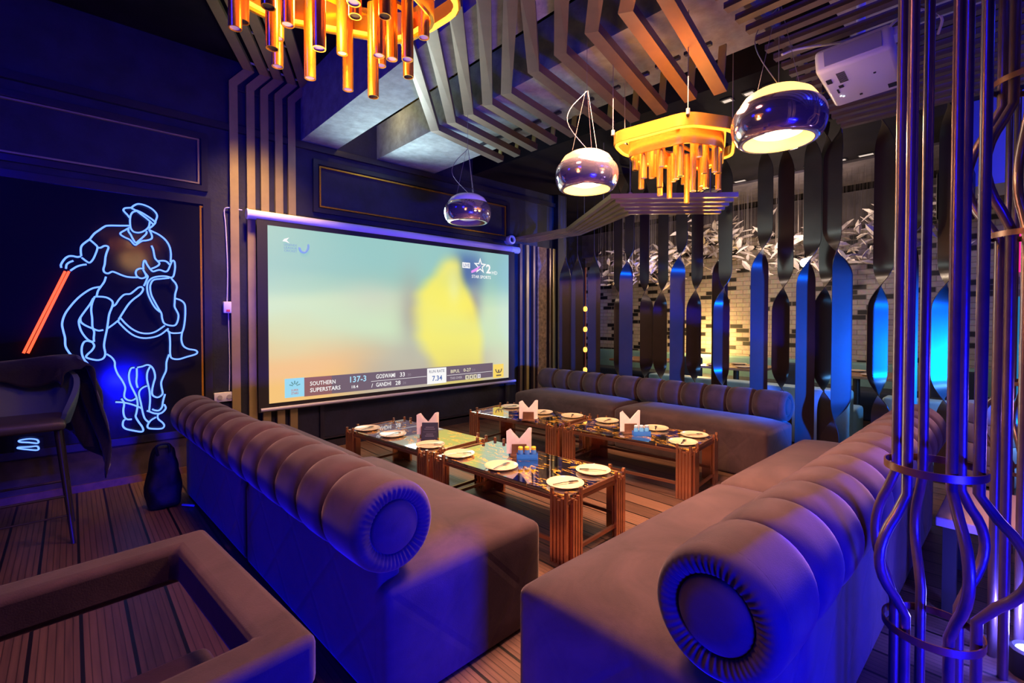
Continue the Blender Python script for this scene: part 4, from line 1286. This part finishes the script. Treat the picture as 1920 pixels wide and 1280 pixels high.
napkin_stand(2.425, 2.555, radians(-42), 'white fan of napkins behind the caddy with yellow lids')
napkin_stand(3.344, 3.386, radians(-48), 'white fan of napkins on the far corner table')
napkin_stand(3.625, 2.395, radians(-42), 'white fan of napkins behind the bright blue caddy')
mc = thing('menu_card', 'dark folded menu card standing by the napkins under the screen', 'menu card', (2.22, 3.43, TZ), radians(-42))
for s_ in (-1, 1):
    MB().box((0, s_ * .022, .068), (.135, .003, .137), m=Matrix.Rotation(radians(14 * s_), 4, 'X')).build('leaf', M['card'], mc, world=False, smooth=False)
ln = MB()
for k, (w_, z) in enumerate(((.07, .10), (.09, .085), (.11, .062), (.06, .045), (.075, .03))):
    ln.box((0, -.0245 + (.068 - z) * -.249, z), (w_, .001, .005 if k != 2 else .002), m=Matrix.Rotation(radians(-14), 4, 'X'))
ln.build('printed_lines', simple('grey print', (.16, .17, .24), .5), mc, world=False, smooth=False)
def caddy(x, y, rz, label, lid, jar):
    t = thing('condiment_caddy', label, 'caddy', (x, y, TZ + .0015), rz, 'condiment caddies')
    b_ = MB()
    b_.box((0, 0, .005), (.15, .055, .010))
    b_.box((0, -.026, .022), (.15, .003, .035))
    b_.box((0, .026, .022), (.15, .003, .035))
    for s_ in (-1, 1): b_.box((s_ * .0735, 0, .022), (.003, .052, .035))
    b_.build('tray', M['blue_clear'], t, world=False, smooth=False)
    for k in (-1, 0, 1):
        j = MB().lathe([(0, .011), (.019, .011), (.020, .02), (.020, .062), (.015, .07), (0, .07)], 16, Matrix.Translation((k * .047, 0, 0))).build('jar', jar, t, world=False)
        MB().lathe([(.0165, .068), (.0175, .07), (.0175, .086), (.014, .09), (0, .09)], 16, Matrix.Translation((k * .047, 0, 0))).build('lid', lid, j, world=False)
    return t
caddy(2.40, 2.445, radians(-40), 'blue caddy of three jars with yellow lids', M['yellow_lid'], M['jar'])
caddy(3.62, 2.275, radians(-38), 'bright blue caddy of three pale lidded jars', simple('pale blue lid', (.5, .7, .85), .3), simple('sky blue jar', (.12, .45, .9), .1, coat=.5))

# ------------------------------------------------------------------ beyond the ribbons
bo = thing('booth_sofa', 'pale blue booth sofa seen from behind between the twisted ribbons', 'sofa', (6.2, 2.4, 0))
MB().soft((6.05, 1.30, .0), (6.28, 3.7, .64), .03, (3, 10, 6)).build('back', M['booth'], bo, angle=60)
MB().soft((6.28, 1.32, .0), (6.85, 3.7, .40), .04, (6, 10, 4)).build('seat', M['booth'], bo, angle=60)
b2 = thing('booth_sofa', 'pale blue booth sofa partly hidden by the last ribbons', 'sofa', (6.2, .6, 0))
MB().soft((6.05, -.3, .0), (6.28, 1.02, .62), .03, (3, 6, 6)).build('back', M['booth'], b2, angle=60)
MB().soft((6.28, -.3, .0), (6.85, 1.0, .40), .04, (6, 6, 4)).build('seat', M['booth'], b2, angle=60)
bn = thing('wall_bench', 'long bench with turquoise back along the brick wall', 'bench', (8.7, 3, 0))
MB().soft((8.62, .2, .0), (8.86, 6.6, .76), .03, (3, 16, 6)).build('back', M['teal'], bn, angle=60)
MB().soft((8.1, .2, .0), (8.62, 6.6, .42), .04, (6, 16, 4)).build('seat', M['navy'], bn, angle=60)
for i, (x, y, lb) in enumerate(((7.35, 3.0, 'brown stone dining table behind the booth sofa'), (7.45, 4.62, 'brown stone dining table beyond the ribbons, next to the string lights'), (7.45, 1.52, 'brown stone dining table before the brick wall under the spotlight'))):
    t = thing('dining_table', lb, 'dining table', (x, y, 0), 0, 'brown tables beyond the ribbons')
    MB().bbox((0, 0, .70), (.80, .95, .035), .006).build('tabletop', M['tabletop_far'], t, world=False, smooth=False)
    MB().lathe([(.22, 0), (.22, .02), (.04, .05), (.04, .68), (.18, .683), (0, .684)], 20).build('pedestal', M['dark_metal'], t, world=False)
    for k, (dx, dy) in enumerate(((-.24, -.2), (-.24, .22), (.22, .05))):
        pl = dup(p0, (x + dx, y + dy, .7185), 0, 'pale plate %s on the %s' % (('near one edge', 'near the other edge', 'on the wall side')[k], lb.replace('brown stone ', '')), 'plates beyond the ribbons')
        pl['label'] = ' '.join(pl['label'].split()[:16])
for i, (x, y, lb) in enumerate(((7.3, 3.80, 'navy backed chair between the first two far tables'), (7.3, 2.27, 'navy backed chair beside the pedestal table behind the booth'), (7.5, .62, 'navy backed chair at the end of the turquoise bench'))):
    t = thing('far_chair', lb, 'chair', (x, y, 0), 0, 'navy chairs beyond the ribbons')
    MB().soft((-.2, -.2, .38), (.2, .2, .47), .03, (4, 4, 2)).build('seat', M['navy'], t, world=False)
    MB().soft((.15, -.21, .42), (.21, .21, .80), .025, (2, 5, 4)).build('backrest', M['navy'], t, world=False)
    for sx in (-1, 1):
        for sy in (-1, 1):
            MB().tube([(sx * .16, sy * .16, .39), (sx * .19, sy * .19, 0)], .012, 8).build('leg', M['dark_metal'], t, world=False)
pf = thing('drum_stool', 'mauve drum stool with stacked rings behind the pipe columns', 'stool', (5.75, .22, 0))
for k in range(4):
    MB().lathe([(0, .02 + k * .17), (.17, .02 + k * .17), (.185, .04 + k * .17), (.185, .165 + k * .17), (.17, .185 + k * .17), (0, .185 + k * .17)], 28, Matrix.Translation((5.75, .22, 0))).build('ring', M['pouf'], pf)
ptf = thing('side_table', 'mauve topped low table behind the bronze pipes', 'table', (3.38, -.12, 0))
MB().bbox((3.38, -.12, .437), (.68, .84, .045), .006).build('top', M['platform'], ptf, smooth=False)
for sx in (-1, 1):
    for sy in (-1, 1):
        MB().box((3.38 + sx * .29, -.12 + sy * .37, .207), (.05, .05, .414)).build('leg', M['dark_metal'], ptf, smooth=False)
sp_ = thing('hanging_speaker', 'black speaker box hung high behind the pipe columns', 'speaker', (5.9, .48, 2.5))
MB().bbox((5.9, .48, 2.52), (.26, .24, .42), .012).build('cabinet', M['black'], sp_, smooth=False)
MB().lathe([(0, 0), (.05, -.005), (.09, .01), (.1, .012), (.1, 0)], 24, Matrix.Translation((5.768, .48, 2.46)) @ Matrix.Rotation(-pi / 2, 4, 'Y')).build('cone', M['dark_metal'], sp_)
MB().tube([(5.9, .48, 2.72), (5.9, .48, 3.4)], .012, 8).build('bracket', M['dark_metal'], sp_)
lp = thing('pink_light_sign', 'pink lit panel far behind the pipe columns', 'light panel', (9.1, .2, 2.3))
MB().box((8.975, .08, 2.30), (.04, .20, .56)).build('face', M['led_pink'], lp, smooth=False)
tp = thing('teal_light_panel', 'teal blue glowing wall panel behind the pipe columns', 'light panel', (9.1, .3, 1.3))
MB().box((8.975, .06, .85), (.04, .24, 1.7)).build('face', M['led_teal'], tp, smooth=False)

# spotlight facing the room, string lights
sl_ = thing('spotlight', 'bright warm spotlight shining between two twisted ribbons', 'spotlight', (6.5, 1.855, 2.09))
aim = Matrix.Translation((6.5, 1.855, 2.09)) @ (V((-6.5, -1.855, -.69))).to_track_quat('Z', 'Y').to_matrix().to_4x4()
MB().lathe([(0, -.10), (.035, -.10), (.05, -.04), (.055, .03), (.05, .03), (.045, -.02)], 24, aim).build('can', M['black'], sl_)
MB().lathe([(0, .055), (.03, .05), (.052, .03), (.053, .01), (.044, -.01), (0, -.02)], 20, aim).build('bulb', M['spot_emit'], sl_)
MB().tube([(6.56, 1.875, 2.11), (6.56, 1.875, 3.4)], .008, 8).build('stem', M['dark_metal'], sl_)
sg = thing('string_lights', 'column of small amber bulbs shining behind the first ribbons', 'string lights', (5.78, 4.62, 0))
for k in range(4):
    MB().lathe([(0, -.045), (.025, -.03), (.032, 0), (.025, .03), (0, .045)], 14, Matrix.Translation((5.78, 4.62, .64 + k * .31))).build('bulb', M['string_emit'], sg)
MB().tube([(5.78, 4.62, .45), (5.78, 4.62, 2.2)], .012, 8).build('cord', simple('red cord', (.35, .05, .02), .5), sg)
MB().lathe([(0, 0), (.07, 0), (.06, .03), (.03, .45), (0, .46)], 16, Matrix.Translation((5.78, 4.62, 0))).build('foot', M['dark_metal'], sg)

# slot lights on the low ceiling
k = 0
def slot(x, y, dy, lb):
    t = thing('slot_light', lb, 'ceiling light', (x, y, 3.395), 0, 'slot lights in the low ceiling')
    MB().box((x, y, 3.396), (.09, dy, .012)).build('frame', M['black'], t, smooth=False)
    MB().box((x, y, 3.389), (.05, dy - .03, .006)).build('diffuser', M['slot_emit'], t, smooth=False)
for i, y in enumerate((3.45, 3.15, 2.86, 2.52, 2.24, 1.96, 1.66, 1.38)):
    slot(7.08, y, .17, '%s pale ceiling slot light of the long row above the far tables' % ORD[i])
for i, y in enumerate((1.90, 1.71, 1.54)):
    slot(4.41, y, .10, '%s pale ceiling slot light of the short row above the lit pendant' % ORD[i])

# hanging paper leaves
lv = thing('leaf_sculpture', 'cloud of pale paper leaves hanging on wires before the brick wall', 'hanging sculpture', (7.6, 3.0, 3.39))
MB().box((7.8, 3.0, 3.385), (1.2, 5.2, .03)).build('ceiling_plate', M['planks_grey'], lv, smooth=False)
rl = random.Random(4)
def leaf_mesh(mb, p, s, M3):
    pr = [(-1, 0, 0), (-.35, .30, .10), (.35, .26, .10), (1, 0, -.05), (.35, -.26, .10), (-.35, -.30, .10), (0, 0, -.04)]
    vs = [V(p) + M3 @ (V(q) * s) for q in pr]
    vs += [q + M3 @ V((0, 0, .004)) for q in vs]
    fs = []
    for i in range(6):
        j = (i + 1) % 6
        fs += [(6, i, j), (13, 7 + j, 7 + i), (i, 7 + i, 7 + j, j)]
    mb.add(vs, fs)
spots = []
for i in range(560):
    y = rl.uniform(.5, 5.5)
    x = rl.uniform(7.25, 8.35)
    z = 2.50 + .16 * sin(y * 2.2) + .12 * sin(x * 5) + rl.gauss(0, .17)
    spots.append((x, y, max(2.05, min(3.05, z))))
spots.sort()
import mathutils
rest, wires = MB(), MB()
for i, p in enumerate(spots):
    M3 = mathutils.Euler((rl.uniform(-.9, .9), rl.uniform(-.9, .9), rl.uniform(0, 2 * pi))).to_matrix()
    s = rl.uniform(.075, .135)
    if i < 100:
        mb = MB()
        leaf_mesh(mb, p, s, M3)
        mb.build('leaf', M['leaf'], lv, smooth=False)
    else:
        leaf_mesh(rest, p, s, M3)
    wires.tube([p, (p[0], p[1], 3.375)], .0012, 3, cap=False)
o = rest.build('leaf_cloud', M['leaf'], lv, smooth=False)
o['kind'] = 'stuff'
o = wires.build('wires', M['wire'], lv, smooth=False)
o['kind'] = 'stuff'

# floor uplight inside the second pipe column
ul = thing('floor_uplight', 'blue LED uplight on the floor inside a pipe column', 'uplight', (2.76, -.015, 0))
MB().lathe([(0, 0), (.06, 0), (.06, .10), (.05, .11), (.045, .095), (0, .09)], 24, Matrix.Translation((2.76, -.015, 0))).build('can', M['black'], ul)
MB().lathe([(0, .1), (.042, .1), (.042, .092), (0, .092)], 24, Matrix.Translation((2.76, -.015, 0))).build('lens', M['led_blue'], ul)

# ------------------------------------------------------------------ lights
def area(name, loc, target, size, energy, col, spread=180):
    l = bpy.data.lights.new(name, 'AREA')
    l.shape = 'DISK'
    l.size = size
    l.energy = energy
    l.color = col
    l.spread = radians(spread)
    o = bpy.data.objects.new(name, l)
    COL.objects.link(o)
    o.location = loc
    o.rotation_euler = (V(target) - V(loc)).to_track_quat('-Z', 'Y').to_euler()
    return o
def point(name, loc, energy, col, r=.05):
    l = bpy.data.lights.new(name, 'POINT')
    l.energy = energy
    l.color = col
    l.shadow_soft_size = r
    o = bpy.data.objects.new(name, l)
    COL.objects.link(o)
    o.location = loc
    return o
def spot(name, loc, target, energy, col, cone, r=.08):
    l = bpy.data.lights.new(name, 'SPOT')
    l.energy = energy
    l.color = col
    l.spot_size = radians(cone)
    l.spot_blend = .5
    l.shadow_soft_size = r
    o = bpy.data.objects.new(name, l)
    COL.objects.link(o)
    o.location = loc
    o.rotation_euler = (V(target) - V(loc)).to_track_quat('-Z', 'Y').to_euler()
    return o
BLUE = (.002, .003, 1.0)
bl = area('blue_led_side', (.50, -2.1, .18), (1.5, 1.0, .30), 1.1, 150, BLUE, 78)
bl.data.shape = 'RECTANGLE'
bl.data.size_y = .14
point('blue_led_left', (-1.3, 1.0, 3.32), 130, BLUE, .2)
point('blue_led_left', (-1.0, 3.7, 3.3), 14, BLUE, .2)
spot('blue_led_far', (4.4, -2.4, .78), (5.4, 1.95, 1.15), 5200, (.0, .10, 1.0), 30)
area('blue_led_booth', (5.75, -.9, 1.0), (6.0, 1.6, .3), .3, 14, (.10, .40, 1.0), 90)
point('grid_glow', (2.6, -.4, 3.12), 14, (.01, .02, 1.0), .1)
point('grid_glow', (3.7, -.7, 3.12), 26, (.01, .03, 1.0), .1)
spot('far_blue', (5.2, -.6, 2.6), (6.1, -.2, 2.9), 90, (.01, .03, 1.0), 90)
point('violet_glow', (3.5, -.75, 1.0), 10, (.45, .25, 1.0), .05)
point('uplight_glow', (2.76, -.015, .18), 30, (.10, .10, 1.0), .05)
area('warm_top_fill', (2.6, 1.7, 2.9), (2.6, 1.8, 0), .9, 150, (1.0, .49, .31), 120)  # added soft fill from above the tables
area('warm_top_fill', (.75, 1.75, 3.6), (.75, 1.75, 0), .5, 30, (1.0, .40, .38), 120)  # second added overhead fill, over the armchair side
spot('table_fill', (3.02, 2.35, 2.92), (2.98, 2.35, 0), 260, (1.0, .50, .18), 72, .1)  # added fill to warm the floor between the tables, not a fitted lamp
area('strip_fill', (1.3, 4.3, 3.7), (1.4, 5.3, 1.3), .3, 15, (1.0, .55, .18), 62)  # added warm fill for the gold strips, no real fitting
area('beam_fill', (2.6, 4.9, 2.55), (2.5, 3.6, 3.3), .8, 20, (.75, 1.0, 1.0), 150)  # added fill boosting the screen's bounce onto the beam undersides
point('chandelier_light', (3.13, 1.66, 2.26), 7, (1.0, .58, .18), .15)
point('chandelier_light', (.68, 1.66, 2.26), 10, (1.0, .50, .15), .15)
point('chandelier_light', (.68, 1.68, 2.50), 10, (1.0, .50, .12), .05)
point('bar_fill', (2.42, 4.7, 3.60), 3.5, (1.0, .72, .25), .04)  # added fill to brighten the gold ceiling bars, which do not glow
point('brick_uplight', (8.5, 4.1, 1.0), 80, (1.0, .58, .16), .06)
point('leaf_light', (6.75, 2.4, 2.35), 62, (1.0, .76, .58), .08)
point('leaf_light', (6.75, 4.2, 2.35), 34, (1.0, .76, .60), .08)
point('far_warm_point', (7.2, 2.0, 2.7), 12, (1.0, .74, .60), .2)  # warm point light over the far tables
area('screen_spill', (3.0, 5.0, 1.5), (3.0, 0, 1.0), 1.2, 22, (.75, .95, .85))
w = bpy.data.worlds.new('room')
SC.world = w
w.use_nodes = True
w.node_tree.nodes['Background'].inputs[0].default_value = (.06, .02, .10, 1)
w.node_tree.nodes['Background'].inputs[1].default_value = .12
SC.view_settings.view_transform = 'Standard'
SC.view_settings.look = 'None'
SC.view_settings.exposure = 0
SC.view_settings.gamma = 1
SC.cycles.max_bounces = 6
SC.cycles.use_denoising = True
SC.cycles.sample_clamp_indirect = 4
